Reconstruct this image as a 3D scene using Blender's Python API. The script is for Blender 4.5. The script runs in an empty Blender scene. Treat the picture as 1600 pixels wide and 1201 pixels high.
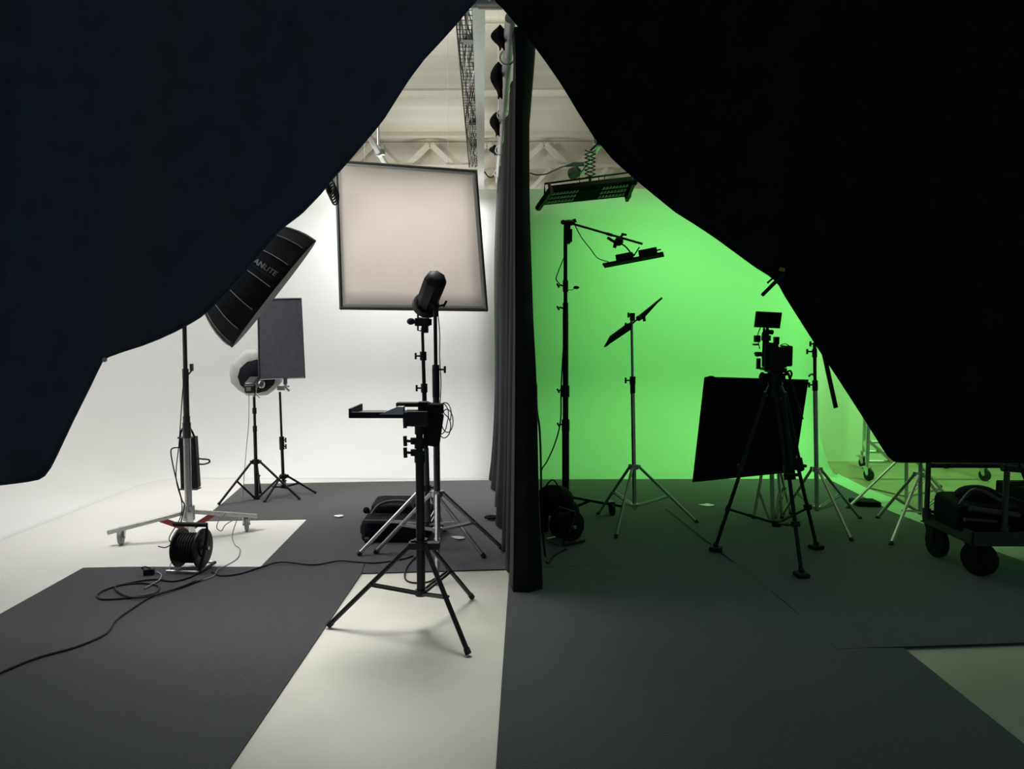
import bpy, bmesh, math, random
from mathutils import Vector, Matrix, Euler
random.seed(7)
PI = math.pi
S = bpy.context.scene
COL = S.collection
# ------------------------------------------------------------------ camera
F = 1170.0; W, H = 1600.0, 1201.0
PITCH = math.atan(80/F); YAW = math.atan(20/F)
CAM = Vector((0, 0, 1.5))
cd = bpy.data.cameras.new('camera'); cam = bpy.data.objects.new('camera', cd); COL.objects.link(cam)
cam.location = CAM; cam.rotation_euler = Euler((PI/2-PITCH, 0, YAW), 'XYZ')
cd.sensor_fit = 'HORIZONTAL'; cd.sensor_width = 36; cd.lens = 36*F/W
cd.clip_start = 0.05; cd.clip_end = 60
S.camera = cam
RM = cam.rotation_euler.to_matrix()
def ray(px, py): return RM @ Vector(((px-W/2)/F, (H/2-py)/F, -1))
def V(px, py, Y):
    d = ray(px, py); return CAM + d*(Y/d.y)
def G(px, py, z=0.0):
    d = ray(px, py); return CAM + d*((z-CAM.z)/d.z)

S.view_settings.view_transform = 'Standard'; S.view_settings.look = 'None'
S.view_settings.gamma = 1; S.view_settings.use_curve_mapping = False
S.view_settings.exposure = 0.0
w = bpy.data.worlds.new('world'); S.world = w; w.use_nodes = True
w.node_tree.nodes['Background'].inputs[0].default_value = (0.02, 0.022, 0.03, 1)
w.node_tree.nodes['Background'].inputs[1].default_value = 0.06
# ------------------------------------------------------------------ materials
def mat(name, col, rough=.5, metal=0, noise=0, scale=20, bump=0, bscale=200, trans=0, spec=.5, sheen=0, stretch=None, col2=None):
    m = bpy.data.materials.new(name); m.use_nodes = True
    nt = m.node_tree; b = nt.nodes['Principled BSDF']; out = nt.nodes['Material Output']
    b.inputs['Base Color'].default_value = (*col, 1); b.inputs['Roughness'].default_value = rough
    b.inputs['Metallic'].default_value = metal; b.inputs['Specular IOR Level'].default_value = spec
    if sheen: b.inputs['Sheen Weight'].default_value = sheen; b.inputs['Sheen Roughness'].default_value = .43
    tc = nt.nodes.new('ShaderNodeTexCoord'); mp = nt.nodes.new('ShaderNodeMapping')
    nt.links.new(tc.outputs['Object'], mp.inputs[0])
    if stretch: mp.inputs['Scale'].default_value = stretch
    n = nt.nodes.new('ShaderNodeTexNoise'); n.inputs['Scale'].default_value = scale; n.inputs['Detail'].default_value = 5
    nt.links.new(mp.outputs[0], n.inputs['Vector'])
    cr = nt.nodes.new('ShaderNodeValToRGB')
    k = noise if noise else .03
    c2 = col2 if col2 else tuple(min(1, c*(1+k)) for c in col)
    cr.color_ramp.elements[0].position = .35; cr.color_ramp.elements[1].position = .65
    cr.color_ramp.elements[0].color = (*[c*(1-k) for c in col], 1); cr.color_ramp.elements[1].color = (*c2, 1)
    nt.links.new(n.outputs[0], cr.inputs[0]); nt.links.new(cr.outputs[0], b.inputs['Base Color'])
    if bump:
        n2 = nt.nodes.new('ShaderNodeTexNoise'); n2.inputs['Scale'].default_value = bscale; n2.inputs['Detail'].default_value = 3
        nt.links.new(mp.outputs[0], n2.inputs['Vector'])
        bp = nt.nodes.new('ShaderNodeBump'); bp.inputs['Strength'].default_value = bump; bp.inputs['Distance'].default_value = .01
        nt.links.new(n2.outputs[0], bp.inputs['Height']); nt.links.new(bp.outputs[0], b.inputs['Normal'])
    if trans:
        t = nt.nodes.new('ShaderNodeBsdfTranslucent'); nt.links.new(cr.outputs[0], t.inputs[0])
        mx = nt.nodes.new('ShaderNodeMixShader'); mx.inputs[0].default_value = trans
        nt.links.new(b.outputs[0], mx.inputs[1]); nt.links.new(t.outputs[0], mx.inputs[2]); nt.links.new(mx.outputs[0], out.inputs[0])
    return m
M = {}
M['white'] = mat('white cyclorama paint', (.80, .80, .79), .75, noise=.015, scale=1.5)
M['whitef'] = mat('white bay floor paint', (.765, .757, .72), .7, noise=.02, scale=1.5)
M['green'] = mat('pale green cyclorama paint', (.40, .60, .38), .75, noise=.02, scale=1.2)
M['floor'] = mat('scuffed white painted floor', (.70, .69, .61), .5, noise=.05, scale=2.2, col2=(.75, .73, .65), bump=.02, bscale=40)
M['olive'] = mat('bare olive studio floor', (.27, .235, .135), .45, noise=.1, scale=3)
M['bwall'] = mat('off white room wall', (.62, .60, .50), .8, noise=.03, scale=2)
M['ceil'] = mat('cream ceiling sheet', (.74, .72, .61), .7, noise=.06, scale=1.3, stretch=(.3, 2.5, 1))
M['ceil2'] = mat('cream roof steel', (.74, .71, .60), .5)
M['carpet'] = mat('charcoal needle felt carpet', (.039, .040, .0405), 1, noise=.24, scale=55, bump=.6, bscale=300, spec=.05, sheen=.9)
M['drapel'] = mat('navy blackout cloth', (.07, .086, .112), .95, noise=.15, scale=8, spec=.08, bump=.1, bscale=300)
M['drape'] = mat('black blackout cloth', (.010, .012, .012), .95, noise=.15, scale=8, spec=.08, bump=.1, bscale=300)
M['molton'] = mat('dark grey stage molton', (.015, .017, .020), .95, noise=.2, scale=10, spec=.1, sheen=.1)
M['chrome'] = mat('chrome steel', (.62, .62, .62), .22, 1)
M['alu'] = mat('brushed aluminium', (.62, .62, .61), .38, .9, noise=.08, scale=60)
M['alupaint'] = mat('silver painted tube', (.66, .67, .68), .45, .3)
M['black'] = mat('black anodised metal', (.022, .023, .026), .38, .4)
M['bplast'] = mat('black plastic', (.014, .014, .016), .5, spec=.35)
M['bfab'] = mat('black nylon fabric', (.009, .011, .016), .85, spec=.2, noise=.25, scale=30, bump=.2, bscale=400)
M['flag'] = mat('charcoal flag cloth', (.055, .06, .07), .85, noise=.1, scale=20)
M['flagb'] = mat('black flag cloth', (.010, .011, .011), .9, noise=.1, scale=20, spec=.15)
M['scrim'] = mat('warm grey diffusion cloth', (.80, .755, .725), .8, noise=.02, scale=2, trans=.68)
M['umb'] = mat('white translucent nylon', (.62, .62, .60), .7, noise=.04, scale=12, trans=.45)
M['frame'] = mat('grey tube frame', (.10, .10, .10), .4, .5)
M['red'] = mat('red enamel', (.42, .055, .04), .4)
M['rubber'] = mat('black rubber', (.012, .012, .012), .7)
M['grub'] = mat('grey rubber tyre', (.28, .28, .27), .6)
M['cable'] = mat('black cable sheath', (.02, .02, .023), .6, spec=.25)
M['gcable'] = mat('grey cable sheath', (.25, .25, .26), .4)
M['seam'] = mat('white reflective piping', (.5, .5, .5), .6)
M['print'] = mat('pale grey print', (.34, .35, .37), .6)
M['tape'] = mat('white cloth tape', (.85, .85, .82), .7)
M['orange'] = mat('ochre tape', (.35, .22, .03), .7)
M['screen'] = mat('dark lcd glass', (.006, .006, .007), .15)
M['case'] = mat('grey steel cart deck', (.07, .075, .07), .5, .4, noise=.15, scale=20)
M['led'] = mat('pale grey strip', (.4, .41, .39), .5)
# ------------------------------------------------------------------ mesh builder
def frame_of(d):
    d = Vector(d).normalized(); u = Vector((0, 0, 1)) if abs(d.z) < .9 else Vector((1, 0, 0))
    a = d.cross(u).normalized(); b = d.cross(a).normalized(); return a, b, d
class MB:
    def __init__(s): s.v = []; s.f = []
    def add(s, vs, fs):
        o = len(s.v); s.v += [Vector(v) for v in vs]; s.f += [tuple(o+i for i in f) for f in fs]; return s
    def box(s, c, size, rot=None):
        c = Vector(c); h = Vector(size)/2; R = rot if isinstance(rot, Matrix) else (Euler(rot).to_matrix() if rot else Matrix.Identity(3))
        vs = [c + R @ Vector((x*h.x, y*h.y, z*h.z)) for z in (-1, 1) for y in (-1, 1) for x in (-1, 1)]
        return s.add(vs, [(0, 2, 3, 1), (4, 5, 7, 6), (0, 1, 5, 4), (2, 6, 7, 3), (0, 4, 6, 2), (1, 3, 7, 5)])
    def bar(s, p, q, wd, th, up=(0, 0, 1)):
        p = Vector(p); q = Vector(q); d = (q-p); L = d.length; d.normalize()
        x = d.cross(Vector(up)).normalized(); z = x.cross(d).normalized()
        R = Matrix((x, d, z)).transposed(); return s.box((p+q)/2, (wd, L, th), R)
    def tube(s, p, q, r, r2=None, n=12, cap=True):
        p = Vector(p); q = Vector(q); r2 = r if r2 is None else r2; a, b, d = frame_of(q-p)
        vs = [c + (a*math.cos(2*PI*i/n)+b*math.sin(2*PI*i/n))*rr for c, rr in ((p, r), (q, r2)) for i in range(n)]
        fs = [(i, (i+1) % n, n+(i+1) % n, n+i) for i in range(n)]
        if cap: fs += [tuple(range(n))[::-1], tuple(range(n, 2*n))]
        return s.add(vs, fs)
    def lathe(s, o, d, prof, n=24, ph=0):
        o = Vector(o); a, b, d = frame_of(d); vs = []; fs = []
        for r, t in prof:
            vs += [o + d*t + (a*math.cos(2*PI*i/n+ph)+b*math.sin(2*PI*i/n+ph))*max(r, .0004) for i in range(n)]
        m = len(prof)
        for j in range(m-1):
            fs += [(j*n+i, j*n+(i+1) % n, (j+1)*n+(i+1) % n, (j+1)*n+i) for i in range(n)]
        fs += [tuple(range(n))[::-1], tuple(range((m-1)*n, m*n))]
        return s.add(vs, fs)
    def path(s, pts, r, n=6, sm=8):
        P = [Vector(p) for p in pts]
        if sm > 1 and len(P) > 2:
            Q = []
            for i in range(len(P)-1):
                p0 = P[max(i-1, 0)]; p1 = P[i]; p2 = P[i+1]; p3 = P[min(i+2, len(P)-1)]
                for k in range(sm):
                    t = k/sm
                    Q.append(.5*((2*p1)+(p2-p0)*t+(2*p0-5*p1+4*p2-p3)*t*t+(3*p1-p0-3*p2+p3)*t**3))
            Q.append(P[-1]); P = Q
        vs = []; fs = []; a = None
        for i, p in enumerate(P):
            d = (P[min(i+1, len(P)-1)]-P[max(i-1, 0)])
            if d.length < 1e-7: d = Vector((0, 0, 1))
            d.normalize()
            if a is None: a = frame_of(d)[0]
            a = (a - d*a.dot(d)).normalized(); b = d.cross(a)
            vs += [p+(a*math.cos(2*PI*k/n)+b*math.sin(2*PI*k/n))*r for k in range(n)]
        for j in range(len(P)-1):
            fs += [(j*n+k, j*n+(k+1) % n, (j+1)*n+(k+1) % n, (j+1)*n+k) for k in range(n)]
        fs += [tuple(range(n))[::-1], tuple(range((len(P)-1)*n, len(P)*n))]
        return s.add(vs, fs)
    def sphere(s, c, r, sc=(1, 1, 1), n=16):
        prof = [(math.sin(PI*j/10), -math.cos(PI*j/10)) for j in range(11)]
        o = len(s.v); s.lathe((0, 0, 0), (0, 0, 1), prof, n)
        for i in range(o, len(s.v)):
            v = s.v[i]; s.v[i] = Vector(c)+Vector((v.x*sc[0], v.y*sc[1], v.z*sc[2]))*r
        return s
    def prism(s, poly, off):
        P = [Vector(p) for p in poly]; n = len(P); off = Vector(off)
        return s.add(P+[p+off for p in P], [tuple(range(n))[::-1], tuple(range(n, 2*n))]+[(i, (i+1) % n, n+(i+1) % n, n+i) for i in range(n)])
    def grid(s, rows):
        nr = len(rows); nc = len(rows[0])
        return s.add([p for r in rows for p in r], [(j*nc+i, j*nc+i+1, (j+1)*nc+i+1, (j+1)*nc+i) for j in range(nr-1) for i in range(nc-1)])
    def build(s, name, m, parent=None, loc=None, bevel=0, solid=0, smooth=True, soff=0):
        base = Vector(parent['_w']) if parent is not None else (Vector(loc) if loc is not None else sum(s.v, Vector())/len(s.v))
        if parent is None and loc is None: base.z = min(v.z for v in s.v)
        me = bpy.data.meshes.new(name); me.from_pydata([v-base for v in s.v], [], s.f)
        bm = bmesh.new(); bm.from_mesh(me); bmesh.ops.recalc_face_normals(bm, faces=bm.faces); bm.to_mesh(me); bm.free()
        if smooth:
            me.polygons.foreach_set('use_smooth', [True]*len(me.polygons)); me.set_sharp_from_angle(angle=math.radians(20 if name == 'shell' else 38))
        me.materials.append(M[m]); o = bpy.data.objects.new(name, me); COL.objects.link(o)
        if parent is not None: o.parent = parent
        else: o.location = base
        o['_w'] = tuple(base)
        if solid:
            k = o.modifiers.new('solid', 'SOLIDIFY'); k.thickness = solid; k.offset = soff
        if bevel:
            k = o.modifiers.new('bevel', 'BEVEL'); k.width = bevel; k.segments = 2; k.limit_method = 'ANGLE'
        return o
def tag(o, label, cat, group=None, kind=None):
    if label: o['label'] = label
    if cat: o['category'] = cat
    if group: o['group'] = group
    if kind: o['kind'] = kind
    return o
def thing(name, loc, label, cat, group=None):
    o = bpy.data.objects.new(name, None); COL.objects.link(o); o.location = Vector(loc); o['_w'] = tuple(Vector(loc)); o.empty_display_size = .1
    return tag(o, label, cat, group)
def struct(o): o['kind'] = 'structure'; return o

# ------------------------------------------------------------------ setting
BY = 8.75; CR = 1.05; PR = 1.55; LX = -4.95; TOP = 3.15; XD = -.21; XE = 3.38
fl = MB().box((.6, 6.6, -.05), (15.2, 15.2, .1)); struct(fl.build('floor', 'floor', loc=(0, 0, 0)))
# cyclorama: profile = floor cove then wall, swept along the plan path; inset = distance in front of the wall
prof = [(CR+.12, 0.0), (CR, 0.0)] + [(CR-CR*math.sin(a), CR-CR*math.cos(a)) for a in [PI/2*i/16 for i in range(1, 17)]] + [(0, CR+(TOP-CR)*i/6) for i in range(1, 7)]
def sweep(plan):
    rows = []
    for (x, y, nx, ny) in plan:
        k = max(0, (x-2.4)/(XE-2.4)) if ny == -1 else 0
        rows.append([Vector((x+nx*d-.14*k*d/CR, y+ny*d, z+.005)) for d, z in prof])
    return MB().grid(rows)
planL = [(LX, 2.5+i*(BY-PR-2.5)/14, 1, 0) for i in range(15)]
planC = [(LX+PR-PR*math.cos(a), BY-PR+PR*math.sin(a), math.cos(a), -math.sin(a)) for a in [PI/2*i/20 for i in range(21)]]
planW = [(LX+PR+i*(XD-LX-PR)/8, BY, 0, -1) for i in range(9)]
planG = [(XD+i*(XE-XD)/10, BY, 0, -1) for i in range(11)]
struct(sweep(planL[:-1]+planC+planW[1:]).build('wall_back', 'white', loc=(0, 0, 0), solid=.05, soff=1))
struct(sweep(planG).build('wall_back.001', 'green', loc=(0, 0, 0), solid=.05, soff=1))
cv = [(XE-.14*d/CR-.012, BY-d, z) for d, z in prof[1:] if z <= CR+.001]+[(XE-.012, BY-.001, 0)]
struct(MB().prism([(XE-.03, b, c) for a, b, c in cv[:1]]+[(a-.01, b+.01, c) for a, b, c in cv[1:]], (-.02, 0, 0)).build('trim_cove_end', 'ceil2', loc=(0, 0, 0)))
# plain wall beside the cove end, and rear room
struct(MB().box((5.45, BY+.08, TOP/2), (4.1, .1, TOP)).build('wall_right', 'bwall', loc=(0, 0, 0)))
struct(MB().box((7.5, 6.6, 2.5), (.1, 15, 5)).build('wall_right.001', 'bwall', loc=(0, 0, 0)))
struct(MB().box((.6, 14.05, 2.5), (14, .1, 5)).build('wall_rear', 'ceil2', loc=(0, 0, 0)))
struct(MB().box((-6.3, 8.5, 2.5), (.1, 11.2, 5)).build('wall_left.001', 'white', loc=(0, 0, 0)))
struct(MB().box((.6, 8.2, 5.06), (14, 12, .1)).build('ceiling', 'ceil', loc=(0, 0, 0)))
for i, y in enumerate((8.6, 11.12, 13.3, 6.1)):
    b = MB().box((.6, y, 4.965), (13.8, .02, .09)).box((.6, y, 4.915), (13.8, .11, .010))
    struct(b.build('beam', 'ceil2', loc=(.6, y, 4.95)))
for zz, hh in ((4.47, .05), (4.02, .06)):
    struct(MB().box((.6, 13.62, zz), (13.8, .12, hh)).build('beam', 'ceil2'))
lat = MB()
x = -5.2
while x < 6:
    for sgn in (0, 1):
        lat.bar((x, 13.62, 4.46), (x+.42, 13.62, 4.86), .10, .05, (0, 1, 0)) if sgn == 0 else lat.bar((x+.46, 13.62, 4.86), (x+.88, 13.62, 4.46), .10, .05, (0, 1, 0))
    lat.bar((x+.2, 13.6, 4.05), (x+.55, 13.6, 4.44), .07, .04, (0, 1, 0))
    x += 1.02
struct(lat.build('trim_truss_lattice', 'ceil2'))
# olive floor patch beyond the cove end, green painted lip
lipO = [G(1285, 724), G(1310, 741), G(1355, 764), G(1397, 780), G(1445, 811), G(1500, 828), G(1562, 845), G(1640, 862)]
lipI = [G(1700, 920), G(1592, 878), G(1523, 852), G(1445, 822), G(1390, 801), G(1340, 775), G(1300, 752), G(1280, 747)]
ol = MB().prism([Vector((p.x, p.y, .0005)) for p in lipO[1:]]+[Vector((7.4, 4.9, .0005)), Vector((7.4, BY+.02, .0005)), Vector((XE-.1, BY+.02, .0005))], (0, 0, .0025))
struct(ol.build('floor.001', 'olive', loc=(0, 0, 0), smooth=False))
gl = [(p.x, p.y, .001) for p in lipO[1:]]+[(p.x, p.y, .001) for p in lipI[:-1]]+[(2.9, 7.2, .001), (XD, 7.2, .001), (XD, BY-CR+.05, .001), (3.2, BY-CR+.05, .001)]
struct(MB().prism(gl, (0, 0, .006)).build('floor.002', 'green', loc=(0, 0, 0), smooth=False))

wl = [Vector((-3.9, 7.74, 0)), Vector((-3.9, 1.5, 0)), G(-100, 1300), G(300, 1100), G(500, 892), G(780, 870), G(790, 760), Vector((XD, 7.74, 0))]
struct(MB().prism([(p.x, p.y, .0005) for p in wl], (0, 0, .003)).build('floor.003', 'whitef', loc=(0, 0, 0), smooth=False))
# ------------------------------------------------------------------ carpets
def poly_carpet(pts, z, label, wav=0):
    P = [G(a, b) if not isinstance(a, Vector) else a for a, b in pts]
    o = MB().prism([(p.x, p.y, z) for p in P], (0, 0, .006)).build('carpet', 'carpet', smooth=False)
    tag(o, label, 'carpet', None); return o
poly_carpet([(382, 757), (600, 753), (830, 750), (830, 870), (812, 890), (565, 897), (568, 884), (405, 889), (480, 812), (312, 815), (350, 785)], .002, 'grey carpet strip running across the white bay under the far light stands')
poly_carpet([(-260, 1065), (0, 963), (130, 890), (200, 888.5), (406, 888.5), (569, 883), (565, 897), (360, 1201), (290, 1310), (-400, 1400)], .0085, 'large charcoal carpet at lower left under the cable reel')
poly_carpet([(830, 750), (1085, 749.5), (1293, 749), (1345, 775), (1372, 789), (1200, 794), (1040, 797), (1145, 881), (800, 889), (830, 800)], .004, 'dark carpet at the foot of the green wall behind the crank stand')
poly_carpet([(1040, 797), (1373, 789), (1390, 801), (1445, 822), (1523, 852), (1592, 878), (1700, 920), (1900, 985), (1600, 1008.5), (1308, 1018.5), (1230, 947)], .0105, 'dark carpet on the right beneath the camera tripod and the cart')
poly_carpet([(796, 891), (1150, 882), (1312, 1017), (1412, 1017), (1600, 1168), (1700, 1250), (1000, 1500), (760, 1500), (775, 1201)], .0095, 'long dark carpet in the foreground right of the white floor strip')
# tape scraps
for px, py, s_, lb in ((530, 809, .05, 'torn white tape scrap on the carpet left of the black bag'), (716, 843, .055, 'torn white tape scrap on the carpet right of the middle light stands'), (1105, 792, .07, 'pale tape scrap on the dark carpet below the big black flag')):
    c = G(px, py); pts = []
    for k in range(9):
        a = 2*PI*k/9; rr = s_*(.6+.5*random.random()); pts.append((c.x+rr*math.cos(a), c.y+rr*.9*math.sin(a), .0165))
    tag(MB().prism(pts, (0, 0, .003)).build('tape_scrap', 'tape'), lb, 'tape')

# ------------------------------------------------------------------ foreground drapes
def interp(L, x):
    for (a, b), (c, d) in zip(L, L[1:]):
        if a <= x <= c: return b+(d-b)*(x-a)/(c-a) if c > a else d
    return L[-1][1] if x > L[-1][0] else L[0][1]
def drape(edge, x0, x1, Yf, label, mt, nm='blackout_drape'):
    n = int((x1-x0)/7); rows = []; R = 26
    for j in range(R+1):
        t = j/R; row = []
        for i in range(n+1):
            px = x0+(x1-x0)*i/n; e = interp(edge, px); top = -70
            py = top+(e-top)*t
            row.append(V(px, py, Yf(px, py)))
        rows.append(row)
    b = MB().grid(rows)
    o = b.build(nm, mt, solid=.006)
    tag(o, label, 'curtain'); return o, rows
eL = [(-420, 765), (0, 757), (40, 752), (66, 747), (80, 728), (98, 690), (112, 660), (138, 608), (158, 566), (166, 558), (190, 549), (222, 539), (250, 528), (280, 514), (310, 497), (325, 485), (350, 461), (385, 421), (420, 378), (440, 356), (470, 334), (500, 303), (520, 278), (545, 250), (575, 215), (598, 187), (620, 152), (640, 121), (662, 92), (690, 62), (715, 34), (735, 10), (744, 0), (748, -12)]
eR = [(766, -14), (775, 2), (790, 16), (801, 30), (834, 69), (858, 102), (880, 134), (905, 176), (930, 215), (960, 250), (985, 272), (1000, 285), (1028, 308), (1055, 330), (1090, 352), (1120, 372), (1150, 394), (1180, 416), (1206, 432), (1221, 448), (1226, 460), (1250, 498), (1280, 545), (1310, 590), (1350, 652), (1380, 700), (1392, 717), (1400, 721), (1600, 722), (2000, 726)]
def YL(px, py):
    k = (py+70)/800
    return 3.92 + .05*math.sin(px/52+.004*py) + .05*math.exp(-((px-440-py*.06)/34)**2)*(1-k*.5) + .03*math.sin(px/23+1+.006*py) - .00045*max(0, 400-px)
def YR(px, py): return 3.94 + .05*math.sin(px/60+2+.003*py)+.02*math.sin(px/19+.01*py) - .0004*max(0, px-1100)
dl, rl = drape(eL, -400, 746, YL, 'left black blackout drape hanging in front of the white bay', 'drapel')
dr, rr_ = drape(eR, 767, 1990, YR, 'right black blackout drape hanging in front of the green bay', 'drape')
# hem piping and grommet
def hem(par, edge, x0, x1, Yf, mt):
    pts = []; px = x0
    while px <= x1:
        pts.append(V(px, interp(edge, px), Yf(px, interp(edge, px))-.002)); px += 9
    MB().path(pts, .005, 6, 1).build('hem', mt, par)
hem(dl, eL, -390, 744, YL, 'drapel'); hem(dr, eR, 768, 1980, YR, 'drape')
g = V(163, 562, YL(163, 560)-.02)
MB().lathe(g, (0, 1, 0), [(.006, 0), (.012, 0), (.012, .006), (.006, .006)], 14).build('grommet', 'alu', dl)
# cross rail that carries both
rail = thing('drape_rail', V(760, 0, 4.12), 'silver crossbar at the top of the frame carrying both black drapes', 'rail')
zr = V(760, 2, 4.12).z
MB().tube((-4.2, 4.12, zr), (5.2, 4.12, zr), .034, n=20).build('tube', 'alupaint', rail)
MB().tube((-.25, 4.12, zr), (-.12, 4.12, zr), .042, n=20).tube((-.185, 4.06, zr), (-.185, 4.18, zr), .02).build('coupler', 'alu', rail)
for xs in (-4.15, 5.15):
    MB().tube((xs, 4.12, 0), (xs, 4.12, zr), .03).box((xs, 4.12, .01), (.4, .4, .02)).build('upright', 'alupaint', rail)
# clip and tape on right drape
Yc = YR(1222, 430)-.03
cl = thing('spring_clamp', V(1212, 436, Yc), 'black spring clamp biting the edge of the right drape', 'clamp')
MB().tube(V(1216, 436, Yc), V(1193, 459, Yc), .010, .0095, 10).sphere(V(1192.5, 459.5, Yc), .0105).build('handle', 'bplast', cl)
MB().tube(V(1208, 434, Yc-.01), V(1199, 442, Yc-.01), .005).tube(V(1216, 436, Yc), V(1224, 430, Yc), .012).build('jaw', 'bplast', cl)
MB().box(V(1222, 421, Yc), (.028, .006, .018), (0, .25, 0)).build('tip', 'orange', cl)

# ------------------------------------------------------------------ rails, beam, tray, divider curtain
def along(x0, y0, z, y1, slope=-.053): return Vector((x0, y0, z)), Vector((x0+slope*(y1-y0), y1, z))
ra, rb = V(797, 34, 4.25), V(778, 287, 8.62); rb.z = ra.z
dv = thing('curtain_rail', (ra+rb)/2, 'silver ceiling tube along the top of the dividing curtain', 'rail')
MB().tube(ra+(ra-rb)*.012, rb, .03, n=20).build('tube', 'alupaint', dv)
def onrail(t): return ra+(rb-ra)*t
for t in (.12, .40, .66, .9):
    p = onrail(t)
    MB().path([p+Vector((.045*math.cos(a), .01*math.sin(a*.5), .045*math.sin(a))) for a in [PI*.0+2*PI*i/14 for i in range(15)]], .006, 6, 2).build('ring', 'alu', dv)
    if t in (.12, .9): MB().tube(p+Vector((0, 0, .03)), (p.x, p.y, 5.0), .004).build('hanger', 'alupaint', dv)
# curtain
cpts = [(.125, 4.62), (.115, 4.42), (.10, 4.27), (.03, 4.21), (-.055, 4.22), (-.085, 4.34)]
N = 74
near = Vector((-.035, 4.36)); far = Vector((-.30, 8.705))
plan = [Vector(p) for p in cpts]
for i in range(1, N+1):
    t = i/N; b = near.lerp(far, t)
    plan.append(Vector((b.x+.050*math.sin(t*46+1.5*math.sin(t*9))+.018*math.sin(t*97), b.y)))
rows = []
ZT = ra.z-.04; R = 22
for j in range(R+1):
    t = j/R; row = []
    for i, p in enumerate(plan):
        z = ZT+(.012-ZT)*t
        s = (i-5)/N if i > 5 else 0
        if i <= 5:
            wv = .62+.38*t + .05*math.sin(t*7); cx = .0 + .025*math.sin(t*5+.4)
            # measured centre drifts
            px_r = interp([(0, 836), (.06, 832), (.14, 826), (.3, 827), (.5, 833), (.62, 839), (.8, 842), (1, 850)], t)
            px_l = interp([(0, 800), (.06, 803), (.3, 802), (.5, 802), (.8, 799), (1, 796)], t)
            f = [1, 1, .97, .55, .12, 0][i]
            px = px_l+(px_r-px_l)*f
            dpt = [4.62, 4.42, 4.27, 4.21, 4.22, 4.34][i]
            xx = (px-820)/F*4.25
            row.append(Vector((xx, dpt, z)))
        else:
            amp = .35+.75*t; b = near.lerp(far, s)
            fan = .0 if s > .35 else (.35-s)*.10*t
            xx = b.x+(p.x-b.x)*amp - .02*math.sin(t*6)*s - fan*.3 - .02*t
            zz_ = min(z, CR); fy = BY-CR+math.sqrt(max(0, CR*CR-(CR-zz_)**2))-.035
            yy = near.y+(p.y-near.y)*(min(8.705, fy)-near.y)/(8.705-near.y)
            row.append(Vector((xx, yy, z+(.02*abs(math.sin(i)) if j == R else 0))))
    rows.append(row)
o = MB().grid(rows).build('divider_curtain', 'molton', solid=.005)
tag(o, 'tall dark curtain dividing the white bay from the green bay', 'curtain')
# black cloth ties hanging on rail
for t, L, lb in ((.05, .085, 'nearest'), (.185, .15, 'long'), (.44, .12, 'short'), (.68, .06, 'far')):
    p = onrail(t)+Vector((-.05, 0, 0)); b = MB()
    rws = []
    for k in range(9):
        u = k/8; wd = .015+.028*math.sin(PI*min(1, u*1.2+.05)); z = p.z+.06-L*1.5*u
        rws.append([Vector((p.x-.012*math.sin(u*5)-wd, p.y+.02, z)), Vector((p.x-.012*math.sin(u*5), p.y-.03, z)), Vector((p.x-.012*math.sin(u*5)+wd*.8, p.y+.02, z))])
    b.grid(rws).tube(onrail(t)+Vector((-.06, 0, .04)), onrail(t)+Vector((.03, 0, .04)), .008)
    tag(b.build('cloth_tie', 'drape', solid=.006), {'nearest': 'dark cloth tie hanging from the curtain tube nearest the crossbar', 'long': 'longest drooping black cloth tie on the curtain tube', 'short': 'short bunched black cloth tie midway along the curtain tube', 'far': 'small black cloth tie on the curtain tube farthest from the crossbar'}[lb], 'tie')
# rag at curtain foot
c = G(768, 814); o = MB().sphere((c.x, c.y, .033), .05, (1.2, .8, .35)).build('floor_cloth', 'molton')
tag(o, 'crumpled grey cloth on the carpet at the foot of the dividing curtain', 'cloth')

# white beam, with flanges
ba, bb = V(748, 20, 6.1), V(752, 300, 13.4); bb.z = ba.z
d = bb-ba; ba2 = ba-d*.25
bt = MB().bar(ba2, bb, .10, .012).bar(ba2+Vector((0, 0, .14)), bb+Vector((0, 0, .14)), .10, .012).bar(ba2+Vector((.0, 0, .07)), bb+Vector((0, 0, .07)), .012, .14)
o = bt.build('roof_rail', 'alupaint'); tag(o, 'long white steel beam under the roof beside the cable tray', 'beam')
for t in (.1, .9):
    p = ba2.lerp(bb, t)
    MB().tube(p+Vector((0, 0, .14)), Vector((p.x, p.y, 5.0)), .008).build('hanger_rod', 'frame', o)
# cable tray
ta, tb = V(729, 24, 6.45), V(742, 268, 12.2); tb.z = ta.z
d = (tb-ta); L = d.length; dn = d.normalized(); sx = dn.cross(Vector((0, 0, 1))).normalized()
ta = ta-dn*.9; L += .9
tray = thing('cable_tray', ta+dn*L/2, 'wire mesh cable tray hanging below the roof', 'cable tray')
b = MB(); hw = .095
for k in range(5): b.tube(ta+sx*(-hw+k*hw/2), ta+dn*L+sx*(-hw+k*hw/2), .0042, n=5)
for sg in (-1, 1):
    for h_ in (.05, .1): b.tube(ta+sx*hw*sg+Vector((0, 0, h_)), ta+dn*L+sx*hw*sg+Vector((0, 0, h_)), .0042, n=5)
k = 0
while k*.1 < L:
    q = ta+dn*(k*.1); b.path([q-sx*hw+Vector((0, 0, .1)), q-sx*hw, q+sx*hw, q+sx*hw+Vector((0, 0, .1))], .0042, 5, 1); k += 1
b.build('wire_basket', 'frame', tray)
for k in range(10):
    pts = []
    for i in range(30):
        t = i/29; pts.append(ta+dn*L*t+sx*(-.065+k*.0135+.02*math.sin(t*(17+k*3)+k))+Vector((0, 0, .012+.01*math.sin(t*23+k*2)+.008*(k % 2))))
    MB().path(pts, .007, 6, 3).build('cable', ('bplast', 'gcable', 'alupaint')[k % 3], tray)
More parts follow.
